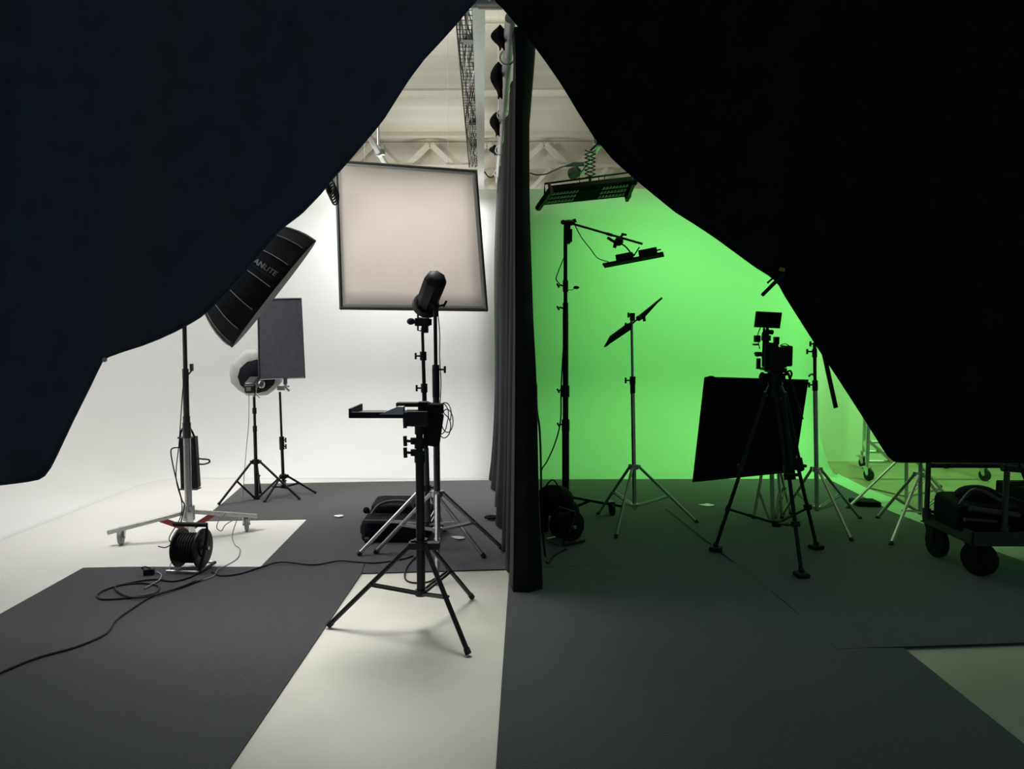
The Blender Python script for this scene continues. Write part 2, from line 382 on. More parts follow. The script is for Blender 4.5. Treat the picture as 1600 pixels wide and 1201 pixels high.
for t in (.22, .62, .8):
    q = ta+dn*L*t; MB().box(q+Vector((0, 0, .02))-sx*.0, (.09, .10, .05)).build('junction_box', 'gcable' if t < .5 else 'bplast', tray)
for t in (.15, .5, .85):
    q = ta+dn*L*t
    MB().tube(q+Vector((0, 0, .1))-sx*hw, Vector((q.x, q.y, 5.0))-sx*hw, .005).build('hanger_rod', 'frame', tray)

# ------------------------------------------------------------------ roof pipes
pa, pb = V(577, 213, 6.86), V(598, 248, 7.74); pz = pa.z
pp = thing('roof_pipe', (pa+pb)/2, 'silver scaffold pipe above the grey diffusion frame', 'pipe')
q0, q1 = along(pa.x, pa.y, pz, 4.4)[1], along(pa.x, pa.y, pz, 8.3)[1]
MB().tube(q0, q1, .028, n=16).build('tube', 'alupaint', pp)
m_ = along(pa.x, pa.y, pz, 7.45)[1]
MB().tube(m_-Vector((0, .03, 0)), m_+Vector((0, .03, 0)), .042).tube(m_+Vector((.0, 0, .04)), Vector((m_.x, m_.y, 5)), .012).box(m_+Vector((.045, 0, .02)), (.03, .05, .09)).build('pipe_clamp', 'alu', pp)
MB().tube(q0+Vector((0, .3, 0)), Vector((q0.x, q0.y+.3, 5.0)), .012).build('hanger_rod', 'alu', pp)
pa2 = V(943, 213, 6.8); pz2 = pa2.z
pr = thing('roof_pipe', pa2, 'silver scaffold pipe above the hanging led panel in the green bay', 'pipe')
q0, q1 = along(pa2.x, pa2.y, pz2, 4.4)[1], along(pa2.x, pa2.y, pz2, 8.4)[1]
MB().tube(q0, q1, .028, n=16).build('tube', 'alupaint', pr)
m2 = along(pa2.x, pa2.y, pz2, 7.0)[1]
MB().tube(m2-Vector((0, .03, 0)), m2+Vector((0, .03, 0)), .042).tube(m2+Vector((0, 0, .04)), Vector((m2.x, m2.y, 5)), .012).box(m2+Vector((-.045, 0, .03)), (.03, .05, .1)).build('pipe_clamp', 'alu', pr)
MB().tube(q0+Vector((0, .3, 0)), Vector((q0.x, q0.y+.3, 5.0)), .012).build('hanger_rod', 'alu', pr)

# ------------------------------------------------------------------ helpers for stands
def lerp(a, b, t): return a+(b-a)*t
def stand(name, label, feet, px_bot, px_top, collar_py, hub_py, top_py, secs, knobs, m='chrome', leg_r=.011, brace_t=.5, cat='light stand', group='light stands', Yc=None, brace=True, tip='rubber', collarm=None, collar_r=.03):
    fp = [G(a, b) for a, b in feet]
    for p in fp: p.z = .012
    Yc = Yc if Yc else sum(p.y for p in fp)/len(fp)
    def pt(py):
        t = (py-hub_py)/(top_py-hub_py); return V(lerp(px_bot, px_top, t), py, Yc)
    base = pt(hub_py); root = thing(name, (base.x, base.y, .012), label, cat, group)
    root['_Y'] = Yc
    col = pt(collar_py); hub = pt(hub_py); cm = collarm or m
    c = MB().tube(col-Vector((0, 0, .02)), col+Vector((0, 0, .02)), collar_r, n=16)
    for p in fp:
        dd = Vector((p.x-col.x, p.y-col.y, 0)).normalized(); c.bar(col, col+dd*.05, .022, .03)
    c.build('collar', cm, root)
    hb = MB().tube(hub-Vector((0, 0, .012)), hub+Vector((0, 0, .018)), collar_r*.9, n=14)
    hb.build('hub', cm, root)
    for p in fp:
        dd = Vector((p.x-col.x, p.y-col.y, 0)).normalized(); s0 = col+dd*.04
        lg = MB().tube(s0, p, leg_r, n=10).build('leg', m, root)
        MB().tube(lerp(s0, p, .955), p-Vector((0, 0, 0)), leg_r*1.25, n=10).build('foot', tip, lg)
        if brace:
            at_ = lerp(s0, p, brace_t); sd = dd.cross(Vector((0, 0, 1)))*.012
            MB().bar(hub+dd*.02+sd, at_+sd, .005, .014).bar(hub+dd*.02-sd, at_-sd, .005, .014).tube(at_-sd*1.6, at_+sd*1.6, .006).build('brace', m, root)
    for (a, b_, r, mm) in secs:
        MB().tube(pt(a), pt(b_), r, n=14).build('column', mm or m, root)
    for (py, sx_, ln) in knobs:
        p = pt(py); r = .016
        k = MB().tube(p, p+Vector((sx_*ln, -.012, 0)), .006).tube(p+Vector((sx_*ln, -.012, -.022)), p+Vector((sx_*ln, -.012, .022)), .0075)
        k.tube(p-Vector((0, 0, .03)), p+Vector((0, 0, .03)), .023, n=14)
        k.build('knob', 'black', root)
    return root, pt
def caster(root, c, top, r, ang, wm='grub', fm='alu', wd=.028, brake=True):
    """c = wheel centre"""
    ax = Vector((math.cos(ang), math.sin(ang), 0)); fw = Vector((-ax.y, ax.x, 0)); c = Vector(c)
    k = MB()
    k.prism([c+ax*(wd*.75)+fw*(-r*.25), c+ax*(wd*.75)+fw*(r*.25), c+ax*(wd*.75)+fw*(r*.9)+Vector((0, 0, r*1.25)), c+ax*(wd*.75)+fw*(-r*.1)+Vector((0, 0, r*1.25))], ax*.004)
    k.prism([c-ax*(wd*.75)+fw*(-r*.25), c-ax*(wd*.75)+fw*(r*.25), c-ax*(wd*.75)+fw*(r*.9)+Vector((0, 0, r*1.25)), c-ax*(wd*.75)+fw*(-r*.1)+Vector((0, 0, r*1.25))], -ax*.004)
    k.box(c+fw*r*.4+Vector((0, 0, r*1.25)), (wd*1.8, r*1.1, .006), Matrix.Rotation(ang, 3, 'Z'))
    k.tube(c-ax*wd, c+ax*wd, r*.14)
    k.tube(c+fw*r*.4+Vector((0, 0, r*1.25)), (c.x+fw.x*r*.4, c.y+fw.y*r*.4, top), .014)
    f = k.build('caster', fm, root)
    h = wd/2
    MB().lathe(c-ax*h, ax, [(r*.35, 0), (r*.6, .001), (r*.62, .004), (r*.9, .002), (r, .006), (r, wd-.006), (r*.9, wd-.002), (r*.62, wd-.004), (r*.6, wd-.001), (r*.35, wd)], 26).build('wheel', wm, f)
    if brake: MB().bar(c+fw*r*.7+Vector((0, 0, r*1.15)), c+fw*r*1.6+Vector((0, 0, r*1.0)), .03, .008).build('brake_lever', fm, f)
    return f

# ------------------------------------------------------------------ front black stand with tray
GS = 'light stands standing in the studio'
fs, pt = stand('light_stand', 'black light stand nearest the camera on the white floor strip', [(513, 981), (732, 1025), (738, 936)], 658, 655, 848, 926, 640,
    [(926, 712, .022, 'black'), (722, 704, .027, 'black'), (712, 640, .0175, 'black'), (700, 684, .026, 'black'), (678, 655, .024, 'black')], [], 'black', .0125, .5, group=GS, collar_r=.034)
for py in (708, 690, 662):
    p = pt(py); MB().tube(p, p+Vector((-.07, -.01, .006)), .007).tube(p+Vector((-.07, -.01, -.02)), p+Vector((-.072, -.01, .03)), .010).tube(p+Vector((-.03, 0, -.012)), p+Vector((-.03, 0, .02)), .016).build('knob', 'bplast', fs)
c0 = pt(848); MB().box(c0+Vector((.02, -.01, -.01)), (.16, .05, .035)).build('leg_bracket', 'black', fs, bevel=.003)
Y0 = fs['_Y']; zt = 1.088
xl = V(550, 640, Y0).x; xr = V(640, 640, Y0).x
ty = thing('laptop_tray', (xr, Y0, zt), 'flat dark tray clamped to the top of the nearest black stand', 'tray')
MB().box(((xl+xr)/2, Y0+.06, zt), (xr-xl, .27, .012)).build('plate', 'frame', ty, bevel=.003)
MB().box((xl+.006, Y0+.06, zt+.018), (.012, .27, .045)).box(((xl+xr)/2, Y0-.07, zt+.008), (xr-xl, .012, .03)).build('rim', 'bplast', ty, bevel=.002)
MB().prism([(xr-.14, Y0-.08, zt+.012), (xr-.02, Y0-.08, zt+.012), (xr-.02, Y0-.08, zt+.05), (xr-.05, Y0-.08, zt+.05)], (0, .06, 0)).build('wedge', 'alu', ty)
MB().box((xr+.04, Y0-.01, zt-.012), (.12, .10, .075)).box((xr+.02, Y0, zt+.055), (.17, .05, .022)).box((xr+.07, Y0, zt+.02), (.05, .05, .1)).build('bracket', 'bplast', ty, bevel=.004)
MB().box((xr+.115, Y0+.03, zt-.075), (.085, .05, .17), (0, .15, 0)).box((xr+.12, Y0, zt+.035), (.10, .06, .05)).build('pouch', 'bfab', ty, bevel=.01)

# ------------------------------------------------------------------ K stand (thin, clamp on top, no lamp)
ks, kp = stand('light_stand', 'silver legged stand with an empty grip clamp on top, behind the nearest black stand', [(757, 873), (559, 870), (694, 831)], 669, 660, 762, 818, 515,
    [(818, 700, .019, 'frame'), (705, 610, .016, 'black'), (612, 555, .013, 'black'), (558, 512, .0105, 'black')], [(606, -1, .05), (556, -1, .05)], 'alu', .013, .5, group=GS, collarm='black')
p = kp(512); Yk = ks['_Y']
gh = thing('grip_clamp', p, 'black grip clamp on top of the thinner middle stand, below the monolight', 'clamp')
MB().tube(V(640, 503, Yk), V(673, 503, Yk), .012).sphere(V(642, 502, Yk), .026, (1.1, .8, .9)).tube(V(672, 498, Yk), V(672, 508, Yk), .012).build('thumb_screw', 'bplast', gh)
MB().box(V(660, 503, Yk), (.10, .05, .055)).box(V(664, 512, Yk), (.045, .04, .07)).build('clamp_body', 'black', gh, bevel=.006)
MB().path([V(653, 484, Yk), V(653, 516, Yk), V(662, 517, Yk)], .007, 6, 1).path([V(653, 489, Yk+.02), V(653, 496, Yk+.02), V(673, 496, Yk+.02), V(674, 472, Yk+.02)], .003, 6, 1).build('rod', 'black', gh)

# ------------------------------------------------------------------ M stand with monolight
ms, mp_ = stand('light_stand', 'tall silver stand carrying the black monolight in front of the grey diffusion frame', [(785, 859), (683, 914), (586, 866)], 683.5, 680, 771, 828, 492,
    [(828, 771, .0215, 'alu'), (771, 616, .0215, 'frame'), (620, 574, .024, 'black'), (612, 490, .012, 'black'), (600, 580, .02, 'black')], [(577, 1, .06)], 'alu', .0135, .52, group=GS, collar_r=.036)
Ym = ms['_Y']
ml = thing('monolight', V(681, 490, Ym), 'black monolight head tilted down toward the grey diffusion frame', 'studio light')
a0 = V(682, 434, Ym-.10); a1 = V(665, 478, Ym+.12); ad = (a1-a0).normalized(); Lb = (a1-a0).length
MB().lathe(a0, ad, [(.02, -.016), (.05, -.010), (.066, .006), (.071, .03), (.072, .10), (.070, Lb-.02), (.065, Lb)], 8, .3).build('housing', 'bplast', ml)
MB().lathe(a1-ad*.035, ad, [(.066, 0), (.085, .002), (.09, .03), (.09, .045), (.07, .05)], 28).build('reflector_ring', 'black', ml)
up_ = Vector((0, 0, 1))
for k in range(3):
    sdv = ad.cross(Vector((0, 0, 1))).normalized(); q = a0.lerp(a1, .35)+Vector((-.02+k*.02, -.058, .0))
    MB().bar(q, q+ad*.11, .006, .008, (0, 1, 0)).build('cooling_fin', 'frame', ml)
hd = V(681, 487, Ym)
MB().tube(hd-Vector((0, 0, .03)), hd+Vector((0, 0, .03)), .018).bar(hd+Vector((0, -.02, .02)), a0.lerp(a1, .72)+Vector((0, -.055, 0)), .02, .02).tube(hd+Vector((0, -.02, .03)), hd+Vector((.06, -.02, .045)), .007).bar(hd+Vector((.05, -.02, .03)), hd+Vector((.072, -.02, .07)), .014, .008, (0, 1, 0)).build('tilt_bracket', 'bplast', ml)
MB().path([V(684, 489, Ym-.03), V(687, 520, Ym-.03), V(687, 560, Ym-.03), V(689, 600, Ym-.04), V(686, 650, Ym-.05), V(681, 700, Ym-.04), V(684, 760, Ym-.05)], .0035).build('power_lead', 'cable', ml)
# coiled cable on M stand
c = V(690, 655, Ym); pts = []
for i in range(40):
    a = i*.55; rr = .075+.035*math.sin(i*.7); pts.append(c+Vector((rr*math.cos(a)*.55+.02, -.045+.015*math.sin(a*1.7), .115*math.sin(a)*(rr/.11))))
b = MB().path(pts, .0035, 6, 5).box(V(677, 640, Ym-.04), (.09, .04, .09))
o = b.build('cable_coil', 'cable'); tag(o, 'coiled black cable hung on the tall stand beside the laptop tray', 'cable')

# ------------------------------------------------------------------ bag
bx0, bx1 = V(568, 830, 5.3).x, V(668, 830, 5.3).x; by0, by1 = 5.24, 5.72
bag = thing('equipment_bag', ((bx0+bx1)/2, (by0+by1)/2, .01), 'black soft equipment bag on the carpet behind the middle light stands', 'bag')
def softbox_mesh(x0, x1, y0, y1, z0, z1, slope=0):
    b = MB(); rows = []; n = 8
    ring = []
    rr = .035
    out = [(x0+rr, y0), (x1-rr, y0), (x1, y0+rr), (x1, y1-rr), (x1-rr, y1), (x0+rr, y1), (x0, y1-rr), (x0, y0+rr)]
    for t, k in ((0, .0), (.08, .03), (.5, .045), (.85, .03), (1, -.03)):
        cx, cy = (x0+x1)/2, (y0+y1)/2; sc = 1+k
        ring.append([Vector((cx+(x-cx)*sc, cy+(y-cy)*sc, z0+(z1-z0)*t*(1 if y > cy else 1-slope))) for x, y in out])
    vs = [p for r in ring for p in r]; fs = [(j*n+i, j*n+(i+1) % n, (j+1)*n+(i+1) % n, (j+1)*n+i) for j in range(4) for i in range(n)]
    fs += [tuple(range(n))[::-1], tuple(range(4*n, 5*n))]
    return b.add(vs, fs)
softbox_mesh(bx0, bx1, by0, by1, .012, .19, .12).build('body', 'bfab', bag, bevel=.015)
softbox_mesh(bx0+.03, bx1-.1, by0+.2, by1-.02, .17, .25, .2).build('lid', 'bfab', bag, bevel=.02)
MB().path([(bx0+.05, by0+.1, .19), (bx0+.10, by0+.15, .25), (bx0+.2, by0+.18, .27), (bx0+.32, by0+.16, .26), (bx0+.38, by0+.12, .19)], .010).build('carry_handle', 'frame', bag)
MB().box((bx0-.012, by0+.12, .09), (.02, .14, .06)).box((bx0-.012, by0+.3, .1), (.02, .1, .08)).build('side_pocket', 'bfab', bag, bevel=.006)
MB().box(((bx0+bx1)/2, by0-.012, .17), (.42, .012, .012)).build('zip', 'frame', bag)
MB().tube((bx0+.03, by0-.03, .036), (bx0+.06, by0-.03, .036), .022).build('wheel', 'rubber', bag)
MB().sphere((bx0-.012, by0+.22, .19), .025).build('strap_end', 'bfab', bag)

# ------------------------------------------------------------------ soft light + flag stands at the back
ss, sp = stand('light_stand', 'black stand under the white umbrella soft light at the back of the white bay', [(341, 790.5), (469, 782), (407, 772)], 401, 397, 721, 777, 618,
    [(777, 721, .018, 'black'), (722, 668, .016, 'black'), (672, 618, .012, 'black')], [], 'black', .0105, .45, group=GS)
Ys = ss['_Y']
for py in (668, 640):
    MB().tube(sp(py-3), sp(py+6), .019).build('joint_collar', 'black', ss)
sl = thing('umbrella_softlight', V(397, 612, Ys), 'round white umbrella soft light with a black centre, partly behind the grey flag', 'studio light')
oc = V(402, 592, Ys+.14); od = (Vector((-.38, 1, .38))).normalized()
n = 16; Ru = .245
pr_ = [(.01, .05), (.10, .045), (.17, .07), (.215, .10), (Ru, .15)]
b = MB(); a, bb_, dd = frame_of(od); vs = []; fs = []
for r, t in pr_:
    for i in range(n):
        an = 2*PI*i/n; k = 1 - .035*(i % 2 == 0)*(r/Ru); vs.append(oc+od*t+(a*math.cos(an)+bb_*math.sin(an))*r*k)
for j in range(len(pr_)-1): fs += [(j*n+i, j*n+(i+1) % n, (j+1)*n+(i+1) % n, (j+1)*n+i) for i in range(n)]
b.add(vs, fs).build('canopy', 'umb', sl, solid=.002)
b = MB()
for i in range(n):
    an = 2*PI*i/n; dv_ = a*math.cos(an)+bb_*math.sin(an); b.path([oc+od*.04+dv_*.1, oc+od*.07+dv_*.17, oc+od*.145+dv_*Ru*.96], .0022, 5, 3)
b.build('ribs', 'gcable', sl)
MB().lathe(oc+od*.0, od, [(.05, -.005), (.10, .012), (.150, .045), (.168, .06), (.165, .066)], 12).build('back_cloth', 'bfab', sl)
hc = V(394, 600, Ys-.02)
MB().box(hc+Vector((0, .0, .0)), (.085, .20, .085), (.25, 0, .1)).build('lamp_head', 'frame', sl, bevel=.012)
MB().box(V(391, 607, Ys-.13), (.095, .05, .075), (.25, 0, .1)).build('rear_cap', 'bplast', sl, bevel=.012)
MB().box(V(388.5, 608, Ys-.16), (.04, .01, .03), (.25, 0, .1)).build('display', 'gcable', sl)
MB().lathe(V(407, 600, Ys-.06), (1, -.4, 0), [(.02, 0), (.035, .004), (.035, .02), (.015, .03)], 16).tube(V(397, 620, Ys), V(399, 606, Ys), .014).tube(V(399, 614, Ys), V(406, 621, Ys-.02), .007).build('tilt_bracket', 'alu', sl)
MB().path([V(389, 612, Ys-.1), V(388.5, 660, Ys-.08), V(385, 700, Ys-.05), V(381, 750, Ys-.05), V(379, 790, Ys-.15), V(378, 806, Ys-.4)], .003).build('power_lead', 'gcable', sl)

fg, fp_ = stand('light_stand', 'thin stand under the charcoal flag at the back of the white bay', [(494, 772), (413, 786), (447, 764)], 443, 437, 744, 760, 605,
    [(760, 700, .0145, 'black'), (700, 612, .0105, 'black')], [(687, 1, .04), (697, 1, .04)], 'black', .010, .4, group=GS, Yc=6.78)
Yg = fg['_Y']
gc = thing('grip_clamp', fp_(606), 'silver grip clamp holding the bottom edge of the charcoal flag', 'clamp')
MB().box(V(440, 606, Yg), (.07, .05, .04)).tube(V(445, 603, Yg-.03), V(452, 611, Yg-.03), .012).tube(V(434, 605, Yg), V(452, 603, Yg), .010).build('clamp_body', 'alu', gc, bevel=.004)
MB().bar(V(446, 590, Yg-.13), V(446, 600, Yg-.13), .035, .012, (0, 1, 0)).bar(V(446, 600, Yg-.13), V(446, 604, Yg), .03, .012, (0, 1, 0)).build('jaw', 'chrome', gc)
fl_ = thing('charcoal_flag', V(446, 592, Yg), 'charcoal grey rectangular flag standing beside the softbox', 'flag')
A, B_, C_, D_ = V(403, 467, Yg-.09), V(470, 466, Yg-.12), V(476, 590, Yg-.13), V(405, 593, Yg-.10)
MB().prism([A, B_, C_, D_], (0, .012, 0)).build('cloth', 'flag', fl_)
MB().path([A, B_, C_, D_, A], .0085, 8, 1).build('frame', 'frame', fl_)

# ------------------------------------------------------------------ scrim
TL, TR, BR, BL = V(525, 252, 7.25), V(743, 268, 7.5), V(760, 484, 7.35), V(533, 481, 7.1)
sc = thing('diffusion_frame', (BL+BR)/2, 'large square grey diffusion frame hanging in front of the white wall', 'diffusion frame')
rows = [[TL.lerp(TR, i/8).lerp(BL.lerp(BR, i/8), j/8)+Vector((0, .01*math.sin(PI*i/8)*math.sin(PI*j/8), 0)) for i in range(9)] for j in range(9)]
MB().grid(rows).build('cloth', 'scrim', sc, solid=.003)
b = MB()
for p, q in ((TL, TR), (TR, BR), (BR, BL), (BL, TL)): b.tube(p, q, .017, n=12)
for p in (TL, TR, BR, BL): b.sphere(p, .019, n=10)
b.build('frame', 'frame', sc)
in_ = lambda p: p.lerp((TL+BR)/2, .035)
b = MB()
for p, q in ((TL, TR), (TR, BR), (BR, BL), (BL, TL)):
    b.bar(in_(p)-Vector((0, .006, 0)), in_(q)-Vector((0, .006, 0)), .022, .004, (0, 1, 0))
b.build('edge_band', 'led', sc)
for t, in ((.2,), (.8,)):
    p = TL.lerp(TR, t); MB().tube(p, Vector((p.x, p.y, 5.0)), .002, n=6).build('hanging_wire', 'alupaint', sc)
# coil by scrim's left edge
c = V(516, 292, 7.0); b = MB()
for k in range(5):
    b.path([c+Vector((.035*math.cos(a)+.008*k, .01*k, .075*math.sin(a)-.02*k)) for a in [2*PI*i/12 for i in range(13)]], .009, 6, 2)
b.tube(c+Vector((0, 0, .07)), Vector((c.x, c.y, 5.0)), .004)
tag(b.build('cable_coil', 'cable'), 'black coil of cable hanging at the upper left corner of the diffusion frame', 'cable')

# ------------------------------------------------------------------ strip-seamed softbox
Yx = 5.6
E1, E2 = V(494, 375, Yx), V(365, 541, Yx); cx = (E1+E2)/2; Rr = (E1-E2).length/2
ex = (E1-E2).normalized(); ey = Vector((0, 1, 0))
axis = Vector((.80, .0, -.60)); axis = (axis - ex*axis.dot(ex)).normalized()
axis = (axis + ey*.25).normalized(); side = axis.cross(ex).normalized()   # ex, side span the rim plane
if side.y > 0: side = -side
n = 16
sb = thing('octagonal_softbox', cx, 'big black ribbed softbox at left leaning out from behind the left drape', 'softbox')
def rimpt(a, r, t):
    a = a+PI/n; return cx + (ex*math.cos(a)+side*math.sin(a))*r - axis*t
prf = [(1.0, 0), (.995, .03)]+[(1-.8*(t_/.62)**2, t_) for t_ in (.08, .14, .2, .26, .32, .38, .44, .5, .56, .60)]
vs = [rimpt(2*PI*i/n+PI/n*0, Rr*r, t) for r, t in prf for i in range(n)]
fs = [(j*n+i, j*n+(i+1) % n, (j+1)*n+(i+1) % n, (j+1)*n+i) for j in range(len(prf)-1) for i in range(n)]+[tuple(range((len(prf)-1)*n, len(prf)*n))]
ob = MB().add(vs, fs).build('shell', 'bfab', sb, solid=.002)
for i in range(n):
    a = 2*PI*i/n
    if math.sin(a) < -.2: continue
    MB().path([rimpt(a, Rr*r*1.003+.003, t) for r, t in prf[1:]], .003, 5, 3).build('seam', 'seam', ob)
MB().add([rimpt(2*PI*i/n, Rr*.985, -.002) for i in range(n)], [tuple(range(n))]).build('front_diffuser', 'umb', sb)
# speedring + lamp
bk = cx-axis*.60
MB().lathe(bk, -axis, [(.11, 0), (.13, .01), (.13, .04), (.08, .05)], 24).build('speed_ring', 'black', sb)
MB().lathe(bk-axis*.05, -axis, [(.07, 0), (.07, .25), (.05, .27)], 20).build('lamp_head', 'bplast', sb)
# text
def text_mesh(body, size, offset=0):
    c = bpy.data.curves.new('txt', 'FONT'); c.body = body; c.size = size; c.offset = offset; c.extrude = .0006; c.align_x = 'LEFT'
    o = bpy.data.objects.new('txt', c); COL.objects.link(o); bpy.context.view_layer.update()
    me = bpy.data.meshes.new_from_object(o.evaluated_get(bpy.context.evaluated_depsgraph_get())); COL.objects.unlink(o); bpy.data.objects.remove(o); return me
def place_text(body, size, offset, origin, xdir, ydir, parent, name, m, mx=0):
    me = text_mesh(body, size, offset); z = xdir.cross(ydir).normalized()
    wdt = max(v.co.x for v in me.vertices)
    base = Vector(parent['_w'])
    for v in me.vertices: v.co = origin + xdir*v.co.x + ydir*v.co.y + z*v.co.z - base
    me.materials.clear(); me.materials.append(M[m])
    o = bpy.data.objects.new(name, me); COL.objects.link(o); o.parent = parent; o['_w'] = tuple(base); return wdt
# the facet carrying the lettering
best = None
for i in range(n):
    a = 2*PI*(i+.5)/n
    q = rimpt(a, Rr*.95, .12)
    dl_ = RM.transposed() @ (q-CAM); px = W/2+F*dl_.x/(-dl_.z); py = H/2-F*dl_.y/(-dl_.z)
    if side.dot(q-cx) > 0:
        dd2 = (px-432)**2+(py-430)**2
        if best is None or dd2 < best[0]: best = (dd2, a, i)
a = best[1]; kf = math.cos(PI/n)
f0, f1 = rimpt(a, Rr*.97*kf, .10), rimpt(a, Rr*.88*kf, .26)
xd = (f0-f1).normalized()
tang = (rimpt(a+.01, 1, 0)-rimpt(a-.01, 1, 0)).normalized()
yd = (tang - xd*tang.dot(xd)).normalized()
if yd.z < 0: yd = -yd
nrm = xd.cross(yd)
if nrm.dot(cx-rimpt(a, Rr, .1)) > 0: nrm = -nrm
SZ = .054
def wd_(t, o): return max(v.co.x for v in text_mesh(t, SZ, o).vertices)
w1, w2 = wd_('NAN', .0022), wd_('LITE', -.0004)
o0 = f0 + nrm*.006 - yd*.022 - xd*(w1+w2-.05)
place_text('NAN', SZ, .0022, o0, xd, yd, ob, 'logo', 'print')
place_text('LITE', SZ, -.0004, o0+xd*(w1+.004), xd, yd, ob, 'logo', 'print')
b = MB(); q = o0 - yd*.02
for k in range(24): b.box(q+xd*(.0092*k)+nrm*.001, (.0055, .0055, .001), Matrix((xd, yd, nrm)).transposed())
b.build('small_print', 'flag', ob)

# ------------------------------------------------------------------ roller stand (left)
Yr = 5.32
def rp(py): return V(lerp(296, 288, (850-py)/(850-505)), py, Yr)
rs = thing('roller_stand', (rp(850).x, Yr, .01), 'tall roller stand with red braces and casters on the white floor', 'light stand', GS)
MB().tube(rp(808), rp(664), .025, n=16).build('column', 'alu', rs)
MB().tube(rp(668), rp(585), .021, n=16).build('column', 'frame', rs)
MB().tube(rp(588), rp(330), .015, n=16).build('column', 'frame', rs)
MB().tube(rp(684), rp(660), .029, n=16).tube(rp(672), rp(650), .025).build('joint_collar', 'frame', rs); MB().tube(rp(592), rp(576), .022).tube(rp(590), rp(583)+Vector((.05, -.01, .02)), .006).box(rp(578)+Vector((.05, -.01, .02)), (.02, .02, .05)).build('joint_collar', 'frame', rs)
hub = rp(800); lowhub = rp(824)
MB().tube(rp(812), rp(790), .042, n=16).tube(lowhub-Vector((0, 0, .015)), lowhub+Vector((0, 0, .02)), .035).tube(rp(824), rp(805), .02).build('hub', 'alu', rs)
leg_ends = [V(168, 832, 5.15), V(401, 806, 5.6), V(306, 857, 4.78)]
wh = [(207, 843, 5.22, .2), (381, 824, 5.55, .5), (310, 876, 4.86, 1.2)]
for i, e in enumerate(leg_ends):
    dd = (e-hub); dd.z = 0; dd.normalize()
    lg = MB().bar(hub+dd*.03, e, .035, .028).build('leg', 'alu', rs, bevel=.003)
    at_ = (hub+dd*.03).lerp(e, .33)
    rb_ = MB().bar(lowhub+dd*.03, at_, .012, .038).build('brace', 'red' if i < 2 else 'alu', rs, bevel=.003)
    if i < 2: rb_['label'] = 'red enamelled brace'
for (px, py, Y, an), e in zip(wh, leg_ends):
    q = hub.lerp(e, .84) if True else e
    r = .052; c = Vector((q.x, q.y, r+.004))
    caster(rs, c-Vector((0, 0, 0)), q.z, r, an)
# ballast / power pack
bp = thing('power_supply', V(296, 763, Yr-.07), 'long black power supply strapped to the roller stand', 'power supply')
yb = Yr+.075
MB().prism([V(279, 684, yb), V(304, 682, yb), V(309, 762, yb), V(282, 764, yb)], (0, .06, 0)).build('case', 'bplast', bp, bevel=.006)
MB().box(V(297, 763, yb+.03), (.135, .075, .01)).build('end_plate', 'frame', bp, bevel=.002); MB().box(V(293, 683, yb+.03), (.12, .07, .012)).build('end_plate', 'frame', bp, bevel=.002)
MB().path([V(281, 683, yb+.02), V(284, 672, yb), V(292, 664, yb-.03), V(299, 672, yb), V(304, 683, yb+.02)], .008).build('strap', 'bfab', bp)
MB().path([V(307, 716, yb), V(318, 717, yb-.02), V(326, 718, yb-.03), V(327, 722, yb-.03), V(318, 725, yb-.02), V(307, 724, yb)], .006).build('output_lead', 'cable', bp)
MB().path([V(282, 699, yb), V(270, 700, yb-.05), V(267, 707, yb-.08), V(271, 730, yb-.1), V(277, 755, yb-.12), V(284, 780, yb-.14), V(288, 790, yb-.15), V(283, 815, yb-.15), V(281, 838, 4.95), V(283, 862, 4.93)], .005).build('input_lead', 'cable', bp)
b = MB()
b.path([V(287, 510, Yr-.03), V(289, 560, Yr-.03), V(284, 630, Yr-.04), V(280, 690, Yr-.05), V(275, 745, Yr-.06), V(284, 785, Yr-.07), V(281, 810, Yr-.08), V(265, 838, Yr-.15), V(268, 846, Yr-.15), V(280, 836, Yr-.1), V(283, 812, Yr-.09)], .0035)
o = b.build('power_cable', 'cable'); tag(o, 'thin black cable running down the roller stand column in loops', 'cable')
pz_ = lambda l, z=.016: [Vector((G(a, b_, z).x, G(a, b_, z).y, z)) for a, b_ in l]
b = MB().path([V(268, 845, Yr-.15)]+pz_([(267, 850), (258, 855), (247, 853)], .007), .0035)
tag(b.build('power_cable', 'cable'), 'loose cable end on the white floor just left of the reel', 'cable')
b = MB().path([V(352, 803, 5.4), V(341, 815, 5.4), V(339, 825, 5.42), V(346, 829, 5.4), V(352, 820, 5.4), V(365, 812, 5.4), V(371, 809, 5.38), V(366, 824, 5.35), V(363, 836, 5.32)]+pz_([(364, 845), (368, 852), (375, 858), (371, 872), (352, 884)], .007)+pz_([(340, 890), (333, 900), (310, 908)], .020), .0035, 6)
tag(b.build('power_cable', 'gcable'), 'thin grey cable draped over the roller stand leg down to the floor', 'cable')

